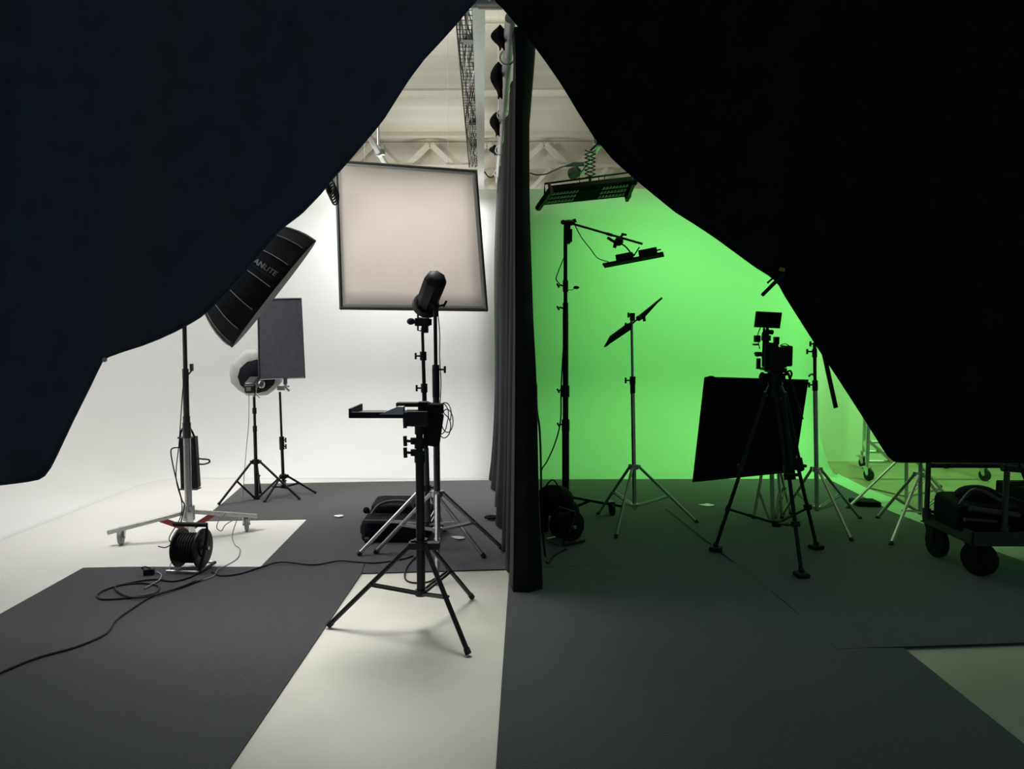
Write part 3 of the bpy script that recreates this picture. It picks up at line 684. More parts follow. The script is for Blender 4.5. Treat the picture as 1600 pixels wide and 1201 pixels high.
# ------------------------------------------------------------------ cable reel
def reel(c, ax, R, Wd, label, hl=1.0):
    c = Vector(c); ax = Vector(ax).normalized(); fw = Vector((-ax.y, ax.x, 0)); base = Vector((c.x, c.y, .016))
    r = thing('cable_reel', base, label, 'cable reel')
    for s in (-1, 1):
        o_ = c+ax*s*Wd/2
        MB().lathe(o_, ax*s, [(R*.25, -.004), (R*.9, -.004), (R, -.008), (R, .004), (R*.86, .007), (R*.5, .004), (R*.45, .012), (R*.1, .012)], 30).build('flange', 'bplast', r)
    MB().lathe(c-ax*Wd*.45, ax, [(R*.5, 0), (R*.66, .01), (R*.72, Wd*.3), (R*.7, Wd*.6), (R*.62, Wd*.88), (R*.5, Wd*.9)], 26).build('drum', 'cable', r)
    b = MB()
    for k in range(7):
        t = -Wd*.36+k*Wd*.12; b.path([c+ax*t+(fw*math.cos(a)+Vector((0, 0, 1))*math.sin(a))*(R*.74) for a in [2*PI*i/20 for i in range(21)]], .006, 6, 1)
    b.build('wound_cable', 'cable', r)
    o_ = c+ax*(Wd/2+.03); zt = c.z+R*1.22*hl
    MB().path([base+(o_-c)+fw*.09+Vector((0, 0, .012)), base+(o_-c)-fw*.11+Vector((0, 0, .012)), o_-fw*.05+Vector((0, 0, -.03)), o_+Vector((0, 0, R*.7)), Vector((o_.x, o_.y, zt)), Vector((c.x-ax.x*Wd*.7, c.y-ax.y*Wd*.7, zt))], .011, 8, 1).build('frame', 'black', r)
    MB().path([base+(o_-c)+fw*.09+Vector((0, 0, .012)), base-(o_-c)+fw*.09+Vector((0, 0, .012)), base-(o_-c)-fw*.11+Vector((0, 0, .012)), base+(o_-c)-fw*.11+Vector((0, 0, .012))], .008, 8, 1).tube(c-ax*(Wd/2+.02), c+ax*(Wd/2+.04), .012).build('base_frame', 'alu', r)
    MB().tube(Vector((o_.x, o_.y, zt)), Vector((c.x-ax.x*Wd*.75, c.y-ax.y*Wd*.75, zt)), .015).build('grip', 'rubber', r)
    return r
rc = V(300, 876, 4.62)
reel((rc.x, rc.y, .148), (1, -.08, 0), .122, .15, 'black cable reel standing on the carpet edge in front of the roller stand')
# cables on the carpet
b = MB().path(pz_([(312, 893), (296, 902), (270, 908), (240, 905), (200, 911), (165, 921), (152, 930), (160, 936), (200, 934), (238, 928), (248, 921), (244, 914), (215, 911), (180, 917)], .020)+pz_([(200, 932), (236, 931), (282, 917), (306, 907)], .026), .0055)
tag(b.build('power_cable', 'cable'), 'black cable lying in a long loop on the carpet left of the reel', 'cable')
b = MB().path(pz_([(318, 905), (280, 918), (240, 930), (200, 955), (180, 970), (165, 990), (120, 1010), (60, 1027), (10, 1047), (-60, 1080)], .0205), .0055)
tag(b.build('power_cable', 'cable'), 'black cable snaking from the reel to the bottom left of the frame', 'cable')
b = MB().path(pz_([(331, 893), (345, 899), (375, 896), (410, 885), (440, 878), (490, 882), (530, 876), (560, 878)], .0205)+pz_([(590, 879), (630, 873), (645, 868)], .013), .005)
tag(b.build('power_cable', 'cable'), 'black cable running from the reel rightward toward the middle stands', 'cable')
b = MB().path(pz_([(652, 868), (640, 880), (633, 893)], .013)+pz_([(634, 905), (646, 910), (668, 909), (680, 903)], .006), .005)
tag(b.build('power_cable', 'cable'), 'short black cable bowed onto the white strip behind the nearest stand', 'cable')
b = MB().path(pz_([(245, 893), (252, 898), (249, 906), (235, 914), (226, 919)], .0205), .005).path([V(263, 890, 4.62), V(268, 878, 4.68)], .004)
o = b.build('power_cable', 'gcable'); tag(o, 'grey lead with a black plug beside the reel', 'cable')
p = G(233, 894, .03); b = MB().box((p.x, p.y, .035), (.06, .035, .035), (0, 0, .3)).path([(p.x-.03, p.y, .045), (p.x-.045, p.y, .06), (p.x-.02, p.y, .065), (p.x+.01, p.y, .055)], .004)
b.build('plug', 'bplast', o, bevel=.004)

# ------------------------------------------------------------------ crank boom stand (green bay)
Yb = 5.95
def bp_(py): return V(lerp(883.5, 884, (py-350)/420), py, Yb)
bs = thing('roller_stand', (bp_(815).x, Yb, .012), 'tall black roller stand with a boom arm at left of the green wall', 'light stand', GS)
MB().tube(bp_(780), bp_(660), .029, n=16).build('column', 'black', bs)
MB().tube(bp_(668), bp_(490), .023, n=16).build('column', 'black', bs)
MB().tube(bp_(495), bp_(376), .0155, n=16).build('column', 'black', bs)
for py, sgn in ((664, -1), (611, -1), (482, -1), (447, -1)):
    MB().tube(bp_(py+9), bp_(py-9), .032 if py > 500 else .022, n=14).tube(bp_(py), bp_(py-2)+Vector((sgn*.05, -.01, 0)), .007).bar(bp_(py)+Vector((sgn*.05, -.01, -.012)), bp_(py)+Vector((sgn*.068, -.01, .02)), .014, .010, (0, 1, 0)).build('knob', 'black', bs)
MB().path([bp_(452), bp_(453)+Vector((.05, 0, 0)), bp_(449)+Vector((.075, 0, 0))], .003, 6, 3).sphere(V(900.5, 449, Yb), .018, (1.35, .8, .75)).build('tag', 'bplast', bs)
MB().box(V(886, 366, Yb), (.052, .06, .15)).box(V(891, 368, Yb-.01), (.03, .05, .10)).build('top_sleeve', 'black', bs, bevel=.005)
MB().sphere(V(889, 348, Yb), .045, (1.1, .8, .55)).tube(V(884, 350, Yb), V(900, 344, Yb), .016).sphere(V(880, 347, Yb), .02).build('swivel_head', 'bplast', bs)
hub = bp_(776); lowh = bp_(797)
MB().tube(bp_(786), bp_(768), .038).tube(lowh-Vector((0, 0, .015)), lowh+Vector((0, 0, .02)), .032).tube(lowh, hub, .018).build('hub', 'black', bs)
for e, wc in ((V(974, 791, 6.1), (953, 804, .3)), (V(906, 838, 5.36), (904, 838, .9)), (V(833, 800, 6.25), None)):
    dd = (e-hub); dd.z = 0; dd.normalize()
    MB().bar(hub+dd*.03, e, .026, .022).build('leg', 'black' if e.y > 6 else 'chrome', bs, bevel=.002)
    MB().bar(lowh+dd*.02, (hub+dd*.03).lerp(e, .38), .010, .022).build('brace', 'black', bs)
    q = hub.lerp(e, .8); caster(bs, (q.x, q.y, .058), q.z, .05, wc[2] if wc else .5, 'rubber', 'frame')
# boom arm + panel light
bo = thing('boom_arm', V(893, 348, Yb), 'thin black boom arm reaching right from the top of the black roller stand', 'boom arm')
b0, b1 = V(893, 349, Yb), V(1004, 381, Yb-.15)
MB().tube(b0, b1, .009, n=10).tube(b0.lerp(b1, .5), b0.lerp(b1, .58), .012).build('rod', 'black', bo)
MB().sphere(V(967, 377, Yb-.1), .035, (1, .8, 1)).tube(V(949, 371, Yb-.1), V(965, 381, Yb-.1), .011).tube(V(966, 372, Yb-.1), V(975, 366, Yb-.1), .008).tube(V(971, 365, Yb-.1), V(979, 367, Yb-.1), .008).tube(V(962, 380, Yb-.1), V(960, 387, Yb-.1), .014).build('grip_head', 'bplast', bo)
MB().path([V(966, 379, Yb-.1), V(976, 384, Yb-.1), V(984, 393, Yb-.1), V(986, 399, Yb-.1)], .006).build('drop_rod', 'black', bo)
pl = thing('led_panel', V(986, 403, Yb-.1), 'slim black led panel with two power packs hung from the boom arm', 'studio light')
u0, u1 = V(943, 415, Yb-.05), V(1037, 397, Yb-.15); pd = (u1-u0).normalized()
MB().bar(u0, u1, .13, .016, (0, .10, 1)).build('panel', 'flagb', pl, bevel=.003)
upv = Vector((0, 0, 1))
for t, L_ in ((.34, .12), (.74, .14)):
    q = u0.lerp(u1, t)+upv*.04; MB().bar(q-pd*L_/2, q+pd*L_/2, .07, .045).tube(q+pd*L_/2, q+pd*(L_/2+.03), .006).build('power_pack', 'black', pl, bevel=.006)
MB().tube(V(986, 396, Yb-.1), V(987, 404, Yb-.1), .016).sphere(V(986, 397, Yb-.1), .018).tube(V(990, 400, Yb-.1), V(999, 386, Yb-.1), .005).build('ball_mount', 'bplast', pl)
MB().path([V(898, 351, Yb), V(908, 370, Yb-.02), V(922, 388, Yb-.04), V(934, 403, Yb-.06), V(951, 409, Yb-.08)], .004).build('lead', 'cable', pl)
MB().path([V(1000, 394, Yb-.12), V(1010, 391, Yb-.12), V(1020, 393, Yb-.13)], .003).build('lead', 'cable', pl)
b = MB().path([V(882, 400, Yb-.03), V(872, 425, Yb-.02), V(869, 436, Yb-.02), V(875, 444, Yb-.03)], .0045)
b.path([V(883, 500, Yb-.035), V(877, 600, Yb-.05), V(876, 655, Yb-.05), V(868, 690, Yb-.08), V(855, 720, Yb-.15), V(846, 735, Yb-.25), V(845, 760, Yb-.3)], .006)
tag(b.build('power_cable', 'cable'), 'black cable hanging down the black roller stand beside the divider', 'cable')
b = MB().path([V(838, 600, 4.9), V(839, 640, 4.9), V(843, 670, 4.9), V(845, 720, 4.9), V(846, 790, 4.9), V(848, 830, 4.95)]+pz_([(852, 868), (856, 880), (866, 868), (885, 858)], .013), .008)
tag(b.build('power_cable', 'cable'), 'thick black cable dropping along the right edge of the dividing curtain', 'cable')
# heap at base: bag + reel
hp = thing('sandbag', V(868, 815, 5.3), 'slumped black sandbag over the base of the black roller stand', 'sandbag')
c = V(866, 796, 5.55)
MB().sphere((c.x, c.y, .25), .13, (1.15, .9, .9), 20).sphere((c.x+.10, c.y-.02, .17), .09, (1, .9, 1)).sphere((c.x-.12, c.y, .19), .09, (1, 1, 1.1)).build('bag', 'bfab', hp)
MB().path([c+Vector((-.18, -.05, .05)), c+Vector((-.12, -.05, .14)), c+Vector((-.05, -.05, .19)), c+Vector((.03, -.05, .17)), c+Vector((.09, -.05, .04))], .007).build('strap', 'bfab', hp)
MB().tube((c.x-.1, c.y, .017), (c.x-.1, c.y, .15), .06).build('lower_bag', 'bfab', hp)
rc2 = V(890, 835, 5.25)
reel((rc2.x-.02, rc2.y+.02, .14), (.55, -.8, 0), .11, .12, 'black cable reel in the shadow at the foot of the black roller stand', .75)
b = MB().path([V(849, 770, 5.4), V(856, 755, 5.4), V(865, 750, 5.4), V(875, 765, 5.4), V(878, 780, 5.45)], .006).path([V(849, 768, 5.4), V(856, 775, 5.4), V(868, 773, 5.4), V(877, 770, 5.42)], .005)
tag(b.build('cable_coil', 'cable'), 'loose cable loops rising above the black sandbag', 'cable')

# ------------------------------------------------------------------ bat flag stand (green bay centre)
fs2, p2 = stand('light_stand', 'silver tripod stand in the middle of the green bay under the tilted flag', [(934, 805), (962, 843), (1090, 819)], 991.5, 987, 729, 790, 500,
    [(796, 612, .0165, 'chrome'), (600, 500, .0105, 'chrome'), (614, 588, .02, 'black')], [(594, -1, .055)], 'alu', .0115, .52, group=GS, collarm='alu', collar_r=.032)
Yq = fs2['_Y']
gc = thing('grip_clamp', p2(500), 'black grip head between the tilted flag and its silver stand', 'clamp')
MB().box(V(988, 495, Yq), (.035, .04, .06)).sphere(V(998, 497, Yq-.01), .022).tube(V(982, 492, Yq), V(990, 492, Yq), .008).tube(V(982, 488, Yq), V(982, 496, Yq), .008).tube(V(977, 509, Yq), V(986, 505, Yq), .01).tube(V(978, 504, Yq), V(977, 510, Yq), .008).tube(V(1006, 492, Yq-.02), V(1007, 502, Yq-.02), .011).build('head', 'black', gc)
tf = thing('tilted_flag', V(989, 505, Yq), 'narrow black flag seen edge on, tilted up to the right in the green bay', 'flag')
e0, e1 = V(945, 542, Yq-.18), V(1034, 466, Yq+.2)
MB().prism([V(944, 543, Yq-.2), V(953, 527, Yq-.2), V(979, 508, Yq-.05), V(987, 508, Yq-.02), V(986, 515, Yq-.02)], (.01, .10, .01)).build('blade', 'flagb', tf)
MB().prism([V(999, 494, Yq), V(1035, 465, Yq+.15), V(1010, 493, Yq+.05), V(1002, 500, Yq)], (.01, .10, .01)).build('blade', 'flagb', tf)
MB().tube(e0.lerp(e1, .02), e1, .007).build('rod', 'black', tf)

# ------------------------------------------------------------------ hanging LED fixture
Yl = 6.95
lf = thing('overhead_led_panel', V(925, 290, Yl), 'long black louvred led fixture hanging from the pipe in the green bay', 'studio light')
q = [V(860, 298, Yl-.05), V(990, 283, Yl-.05), V(980, 308, Yl+.2), V(843, 322, Yl+.2)]
nv = ((q[1]-q[0]).cross(q[3]-q[0])).normalized(); nv = nv if nv.z > 0 else -nv
MB().prism([p+nv*.004 for p in q], nv*.05).build('housing', 'flagb', lf, bevel=.004)
def fq(u, v): return q[0].lerp(q[1], u).lerp(q[3].lerp(q[2], u), v)
for half, j in ((0, 0), (0, 1), (0, 2), (1, 0), (1, 1), (1, 2)):
  b = MB()
  us = [.03+.94*i/24 for i in range(24) if not (.36 < .03+.94*i/24 < .62) and (.03+.94*i/24 > .5) == bool(half)]
  b.prism([fq(us[0]-.01, .16+.27*j+.16)-nv*.001, fq(us[-1]+.02, .16+.27*j+.16)-nv*.001, fq(us[-1]+.02, .16+.27*j+.13)-nv*.001, fq(us[0]-.01, .16+.27*j+.13)-nv*.001], nv*.003)
  for u in us:
    if True:
        v = .16+.27*j
        b.prism([fq(u, v)-nv*.004, fq(u+.022, v)-nv*.004, fq(u+.022-.006, v+.15)-nv*.004, fq(u-.006, v+.15)-nv*.004], nv*.006)
  b.build('louvre', 'led', lf)  # pale colour stands in for backlight showing through the vent slots
b = MB(); b.prism([fq(.38, .2)-nv*.005, fq(.6, .2)-nv*.005, fq(.6, .75)-nv*.005, fq(.38, .75)-nv*.005], nv*.008); b.build('centre_plate', 'flagb', lf)
for u in (0, 1):
    b = MB().bar(fq(u, -.1), fq(u, 1.12), .03, .06, nv).tube(fq(u, .02)-nv*.01, fq(u, .02)+nv*.08, .014)
    if u: b.sphere(fq(1.01, .0), .045, (.7, 1, 1)).sphere(fq(1.0, .9), .035)
    else: b.sphere(fq(0, 1.1), .03)
    b.build('end_cap', 'bplast', lf)
MB().path([V(851, 303, Yl), V(851, 287, Yl), V(990, 268, Yl), V(998, 281, Yl)], .0095, 8, 1).build('yoke', 'black', lf)
hp0 = V(922, 279, Yl); hx = along(pa2.x, pa2.y, pz2, Yl)[1]
b = MB()
for k in range(7):
    z0 = hp0.z+.01+k*.035; sg = 1 if k % 2 else -1
    b.tube((hp0.x-.05*sg, Yl, z0), (hp0.x+.05*sg, Yl, z0+.035), .005).tube((hp0.x+.05*sg, Yl+.015, z0), (hp0.x-.05*sg, Yl+.015, z0+.035), .005)
b.tube((hp0.x, Yl, hp0.z-.05), (hp0.x, Yl, hp0.z+.03), .012).tube((hp0.x, Yl, hp0.z+.25), (hx.x, Yl, hx.z), .010).box((hx.x, Yl, hx.z), (.08, .06, .09))
b.build('pantograph', 'black', lf)
MB().path([V(935, 274, Yl), V(936, 282, Yl), V(940, 290, Yl), V(944, 280, Yl), V(946, 272, Yl)], .004).build('lead', 'cable', lf)
MB().path([V(917, 258, Yl), V(905, 275, Yl+.02), V(909, 290, Yl), V(915, 284, Yl)], .004).build('lead', 'cable', lf)
Yn = 7.9
sm_ = thing('spotlight', V(898, 262, Yn), 'small black spotlight with open barn doors clamped to the right roof pipe', 'studio light')
MB().prism([V(880, 261, Yn), V(896, 254, Yn), V(914, 254, Yn), V(912, 260, Yn)], (0, .06, .02)).build('barn_door', 'bplast', sm_)
MB().lathe(V(897, 272, Yn), (.3, -.4, -1), [(.03, -.06), (.055, -.05), (.065, 0), (.06, .02)], 20).build('lamp_body', 'bplast', sm_)
MB().tube(V(902, 262, Yn), V(908, 268, Yn), .012).tube(V(903, 256, Yn+.03), V(900, 270, Yn), .010).build('clamp', 'black', sm_)
b = MB().path([V(828, 270, 9.2), V(838, 273, 9.2), V(852, 272, 9.2), V(864, 267, 9.2), V(875, 262, 8.4), V(884, 259, 7.95)], .008)
tag(b.build('power_cable', 'cable'), 'black cable drooping from behind the curtain to the small spotlight', 'cable')
b = MB().path([V(757, 268, 8.9), V(763, 276, 8.9), V(770, 276, 8.8), V(775, 268, 8.7), V(776, 258, 8.62)], .008)
tag(b.build('power_cable', 'cable'), 'short black cable sagging beside the far end of the curtain tube', 'cable')

# ------------------------------------------------------------------ big black flag and its stand
cs, cpn = stand('light_stand', 'chrome stand with folded legs behind the camera tripod', [(1177, 813), (1222, 813), (1236, 806), ], 1207, 1204, 699, 815, 600,
    [(822, 660, .018, 'chrome'), (662, 600, .014, 'chrome')], [], 'chrome', .012, .6, group=GS, Yc=5.95, collar_r=.036)
Yf = 5.88
bf = thing('black_flag', V(1205, 592, Yf), 'large black rectangular flag held behind the camera tripod', 'flag')
q = [V(1102, 590, Yf-.1), V(1262, 594, Yf), V(1240, 736, Yf), V(1083, 752, Yf-.1)]
MB().prism(q, (0, .01, 0)).build('cloth', 'flagb', bf)
MB().path([q[0], q[1], q[2], q[3], q[0]], .009, 8, 1).sphere(V(1111, 589, Yf-.1), .018, (1.6, .6, .6)).build('frame', 'black', bf)
MB().tube(V(1190, 592, Yf+.05), V(1225, 592, Yf+.05), .02).box(V(1205, 596, Yf+.04), (.06, .05, .06)).build('socket', 'black', bf)

# ------------------------------------------------------------------ camera tripod
Yt = 4.93
tp = thing('video_tripod', (V(1213, 800, Yt).x, Yt, .016), 'black video tripod standing on the dark carpet in the green bay', 'tripod')
apex = V(1211, 612, Yt)
feet = [G(1118, 864), G(1252, 905), G(1275, 861)]
MB().lathe(apex-Vector((0, 0, .05)), (0, 0, 1), [(.03, 0), (.055, .02), (.06, .06), (.045, .09), (.05, .11)], 20).build('bowl', 'black', tp)
ctr = V(1213, 835, Yt)
for p in feet:
    p.z = .045; dd = Vector((p.x-apex.x, p.y-apex.y, 0)).normalized(); s0 = apex+dd*.06; sd = dd.cross(Vector((0, 0, 1)))
    mid = s0.lerp(p, .47)
    lg = MB().tube(s0+sd*.028, mid+sd*.02, .010).tube(s0-sd*.028, mid-sd*.02, .010).tube(mid-Vector((0, 0, .02)), p, .0125).bar(s0.lerp(p, .42), s0.lerp(p, .5), .065, .03, dd).bar(s0.lerp(p, .73), s0.lerp(p, .76), .045, .03, dd).build('leg', 'black', tp)
    MB().box((p.x, p.y, .032), (.085, .075, .030), (0, 0, math.atan2(dd.y, dd.x))).box((p.x, p.y, .05), (.03, .04, .04)).build('foot', 'rubber', lg, bevel=.008)
    at_ = s0.lerp(p, .75); c_ = Vector((ctr.x, ctr.y, .24))
    MB().tube(c_, at_, .0085).tube(c_.lerp(at_, .45), c_.lerp(at_, .6), .0115).build('spreader', 'black', tp)
    kn = mid+dd*.02; MB().tube(kn-sd*.045, kn+sd*.045, .011).build('lock', 'bplast', tp)
MB().tube((ctr.x, ctr.y, .22), (ctr.x, ctr.y, .26), .03).build('spreader_hub', 'black', tp)
hd_ = V(1211, 590, Yt)
MB().lathe(hd_-Vector((0, 0, .04)), (0, 0, 1), [(.04, 0), (.05, .02), (.045, .06), (.05, .075), (.03, .09)], 18).box(V(1212, 578, Yt), (.11, .12, .03)).tube(hd_+Vector((-.07, 0, 0)), hd_+Vector((.06, 0, 0)), .03).sphere(V(1191, 590, Yt-.02), .035, (.6, 1, 1.1)).build('fluid_head', 'bplast', tp, bevel=.004)
MB().tube(V(1220, 586, Yt), V(1232, 584, Yt-.1), .009).tube(V(1232, 584, Yt-.1), V(1254, 655, Yt-.15), .008).build('pan_handle', 'black', tp)
MB().path([V(1226, 584, Yt-.02), V(1234, 579, Yt-.03), V(1237, 584, Yt-.03), V(1235, 590, Yt-.03)], .007).build('lever', 'bplast', tp)
# camera rig
cr_ = thing('video_camera', V(1212, 575, Yt), 'black video camera rig mounted on the tripod', 'camera')
MB().box(V(1213, 558, Yt), (.12, .09, .135)).box(V(1203, 541, Yt), (.05, .06, .05)).box(V(1208, 541, Yt), (.06, .06, .03)).box(V(1232, 556, Yt), (.04, .06, .135)).box(V(1226, 542, Yt), (.05, .05, .02), (0, .15, 0)).build('body', 'bplast', cr_, bevel=.01)
MB().lathe(V(1212, 558, Yt+.04), (0, 1, 0), [(.04, 0), (.042, .08), (.05, .09), (.05, .14), (.03, .15)], 20).build('lens', 'black', cr_)
MB().box(V(1196, 552, Yt), (.022, .05, .20)).tube(V(1194, 512, Yt-.02), V(1192, 572, Yt-.02), .008).tube(V(1200, 514, Yt), V(1201, 575, Yt), .007).box(V(1200, 576, Yt), (.08, .1, .018)).build('cage', 'black', cr_, bevel=.003)
MB().box(V(1183, 529, Yt), (.034, .05, .045)).box(V(1181, 538, Yt), (.035, .05, .012)).build('side_grip', 'bplast', cr_, bevel=.006)
MB().box(V(1185, 553, Yt), (.035, .04, .03)).tube(V(1179, 551, Yt), V(1184, 557, Yt), .006).box(V(1185, 568, Yt), (.022, .03, .07)).build('side_grip', 'bplast', cr_, bevel=.006)
MB().box(V(1197, 528, Yt), (.05, .05, .035)).sphere(V(1196, 522, Yt), .024).box(V(1213, 532, Yt), (.03, .04, .05)).box(V(1207, 541, Yt), (.07, .03, .014)).tube(V(1196, 518, Yt), V(1208, 519, Yt), .016).sphere(V(1204, 519, Yt), .014, (1.7, 1, .8)).build('top_handle', 'bplast', cr_, bevel=.004)
MB().path([V(1218, 540, Yt-.05), V(1227, 537, Yt-.06), V(1236, 543, Yt-.05), V(1238, 548, Yt-.03)], .003).build('lead', 'cable', cr_)
MB().path([V(1188, 512, Yt-.03), V(1184, 525, Yt-.05), V(1187, 545, Yt-.05)], .0035).build('lead', 'cable', cr_)
mo = thing('monitor', V(1200, 513, Yt), 'small black monitor on top of the video camera rig', 'monitor')
mq = [V(1182, 486, Yt-.02), V(1222.5, 488, Yt-.02), V(1219, 513, Yt-.03), V(1179, 511, Yt-.03)]
MB().prism(mq, (0, .02, 0)).build('housing', 'bplast', mo, bevel=.003)
MB().prism([p.lerp((mq[0]+mq[2])/2, .06)-Vector((0, .002, 0)) for p in mq], (0, .002, 0)).build('screen', 'screen', mo)
MB().tube(V(1199, 512, Yt-.01), V(1199, 520, Yt), .010).sphere(V(1199, 516, Yt), .013).build('mount', 'bplast', mo)

# ------------------------------------------------------------------ right hand stand
rs2, p5 = stand('light_stand', 'stand with silver knobs just left of the sloping drape edge in the green bay', [(1332, 849), (1345, 813), (1222, 806)], 1276.5, 1272.5, 733, 794, 533,
    [(798, 604, .0175, 'alu'), (604, 535, .0125, 'black'), (610, 594, .021, 'black'), (558, 545, .019, 'black')], [], 'alu', .0115, .5, group=GS, collarm='alu', Yc=5.85)
Y5 = 5.85
for py, ln in ((601, .05), (549, .06), (537, .035)):
    p = p5(py); MB().tube(p, p+Vector((-ln, -.01, 0)), .006).tube(p+Vector((-ln, -.01, -.02)), p+Vector((-ln, -.01, .02)), .008).build('knob', 'bplast', rs2)
p = p5(588); MB().path([p, p+Vector((-.03, -.01, .02)), p+Vector((-.055, -.01, .0))], .008, 6, 3).build('lever', 'chrome', rs2)
sf = thing('strip_flag', V(1297, 592, Y5), 'narrow black strip flag slanting down beside the sloping drape edge', 'flag')
MB().tube(p5(539), V(1287, 541, Y5), .008).sphere(V(1287, 543, Y5), .016).build('arm', 'black', sf)
MB().bar(V(1285, 541, Y5), V(1306, 637, Y5+.05), .034, .014, (0, 1, 0)).build('blade', 'black', sf, bevel=.003)

# ------------------------------------------------------------------ stands behind cart
s4, p6 = stand('light_stand', 'silver tripod stand directly left of the cart', [(1370, 812), (1391, 855), (1490, 806)], 1438, 1438, 741, 799, 560,
    [(803, 640, .0165, 'alu'), (640, 560, .013, 'alu')], [], 'alu', .0125, .52, group=GS, Yc=5.75)
s5, p7 = stand('light_stand', 'silver stand behind the one beside the cart, one leg reaching far left', [(1323, 797), (1470, 762), (1500, 800)], 1416, 1416, 710, 775, 560,
    [(790, 640, .017, 'alu'), (640, 560, .013, 'alu')], [], 'alu', .012, .62, group=GS, Yc=6.6)
# small black case on the carpet
c0, c1 = G(1338, 793), G(1368, 792)
MBx = MB().prism([(c0.x, c0.y-.03, .017), (c1.x+.01, c0.y-.06, .017), (c1.x+.01, c0.y+.10, .017), (c0.x-.02, c0.y+.12, .017)], (0, 0, .045))
tag(MBx.build('pouch', 'bfab', bevel=.008), 'small flat black pouch lying at the carpet edge near the right stands', 'pouch')

# ------------------------------------------------------------------ scaffold trolley
Yw = 7.6
tr = thing('rolling_rack', (V(1390, 740, Yw).x, Yw, .01), 'silver tube rolling rack partly hidden behind the right drape', 'rack')
Z = lambda py: V(1360, py, Yw).z
xp = V(1356, 690, Yw).x; xq = V(1541, 690, Yw).x
for x_, y_ in ((xp, Yw), (xq, Yw), (xp+.28, Yw+.7), (xq, Yw+.7)):
    MB().tube((x_, y_, .19), (x_, y_, 1.7), .02).build('upright', 'alu', tr)
zb = .30
XB = [((xp, Yw, zb), (xq, Yw, zb)), ((xp, Yw, .20), (xq, Yw, .20)), ((xp+.28, Yw+.7, zb), (xq, Yw+.7, zb)), ((xp, Yw, zb), (xp+.28, Yw+.7, zb)), ((xq, Yw, zb), (xq, Yw+.7, zb)), ((xp, Yw, 1.2), (xq, Yw, 1.2)), ((xp, Yw, .42), (xp+.25, Yw-.02, .20))]
for a_, b_ in XB: MB().tube(a_, b_, .017).build('crossbar', 'alu', tr)
#.tube((xp, Yw, .20), (xq, Yw-.0, .20), .018).tube((xp+.28, Yw+.7, zb), (xq, Yw+.7, zb), .018).tube((xp, Yw, zb), (xp+.28, Yw+.7, zb), .018).tube((xq, Yw, zb), (xq, Yw+.7, zb), .018).tube((xp, Yw, 1.2), (xq, Yw, 1.2), .018).tube((xp, Yw, .42), (xp+.25, Yw-.02, .20), .014)
for x_, y_ in ((xp+.02, Yw), (xq, Yw), (xp+.28, Yw+.7), (xq, Yw+.7)):
    caster(tr, (x_, y_, .066), .2, .062, .4, 'rubber', 'alu')

# ------------------------------------------------------------------ cart
x0, x1, y0, y1, zc0, zc1 = 2.69, 3.75, 4.46, 5.04, .225, .31
ct = thing('equipment_cart', ((x0+x1)/2, (y0+y1)/2, .017), 'grey steel equipment cart on big black wheels at the right edge', 'cart')
MB().box(((x0+x1)/2, y0+.01, (zc0+zc1)/2), (x1-x0, .02, zc1-zc0)).box(((x0+x1)/2, y1-.01, (zc0+zc1)/2), (x1-x0, .02, zc1-zc0)).box((x0+.01, (y0+y1)/2, (zc0+zc1)/2), (.02, y1-y0, zc1-zc0)).box((x1-.01, (y0+y1)/2, (zc0+zc1)/2), (.02, y1-y0, zc1-zc0)).box(((x0+x1)/2, (y0+y1)/2, zc0+.035), (x1-x0-.04, y1-y0-.04, .02)).build('deck', 'case', ct, bevel=.004)
px_ = V(1563, 800, 4.55).x
for x_, y_ in ((px_, y0+.045), (V(1452, 760, 4.95).x, 4.97), (x1-.1, y0+.045), (x1-.1, 4.97)):
    MB().tube((x_, y_, zc0+.04), (x_, y_, 1.0), .0165, n=14).tube((x_, y_, zc0+.04), (x_, y_, zc1+.03), .026).build('post', 'frame', ct)
xa = V(1452, 760, 4.95).x
MB().tube((xa, 4.97, V(1500, 727, 4.97).z), (x1-.1, 4.97, V(1500, 727, 4.97).z), .017).tube((xa, 4.97, .95), (x1-.1, 4.97, .95), .017).tube((px_, y0+.045, .95), (x1-.1, y0+.045, .95), .017).tube((px_, y0+.045, .95), (xa, 4.97, .95), .017).build('rail', 'black', ct)
zz = V(1560, 731, 4.5).z
MB().tube((px_-.03, y0+.045, zz), (px_+.10, y0+.045, zz-.01), .02).tube((px_+.05, y0+.045, zz+.08), (px_+.17, y0+.045, zz-.2), .012).tube((px_, y0+.045, zz-.095), (px_+.35, y0+.045, zz-.095), .015).build('clamp', 'black', ct)
for x_, y_, an, rr in ((2.745, 4.95, .1, .10), (2.79, 4.56, .55, .105), (3.62, 4.56, .5, .105), (3.62, 4.95, .3, .10)):
    caster(ct, (x_, y_, rr+.017), zc0, rr, an, 'rubber', 'black', .05)
c = Vector((2.78, 5.0, zc1)); 
bgx0, bgx1 = V(1462, 800, 4.8).x, V(1552, 800, 4.8).x
cb = thing('camera_bag', ((bgx0+bgx1)/2, 4.75, .28), 'black padded bag with straps lying on the cart deck', 'bag')
softbox_mesh(bgx0+.03, bgx1+.03, 4.56, 4.90, .282, .47, .15).build('body', 'bfab', cb, bevel=.015)
MB().path([(bgx0+.02, 4.58, .45), (bgx0+.1, 4.6, .53), (bgx0+.2, 4.65, .52), (bgx0+.3, 4.6, .46)], .012).build('carry_handle', 'frame', cb)
MB().tube((bgx0+.06, 4.54, .435), (bgx1-.02, 4.52, .40), .018).tube((bgx0+.03, 4.54, .37), (bgx0+.22, 4.53, .36), .012).build('strap', 'frame', cb)
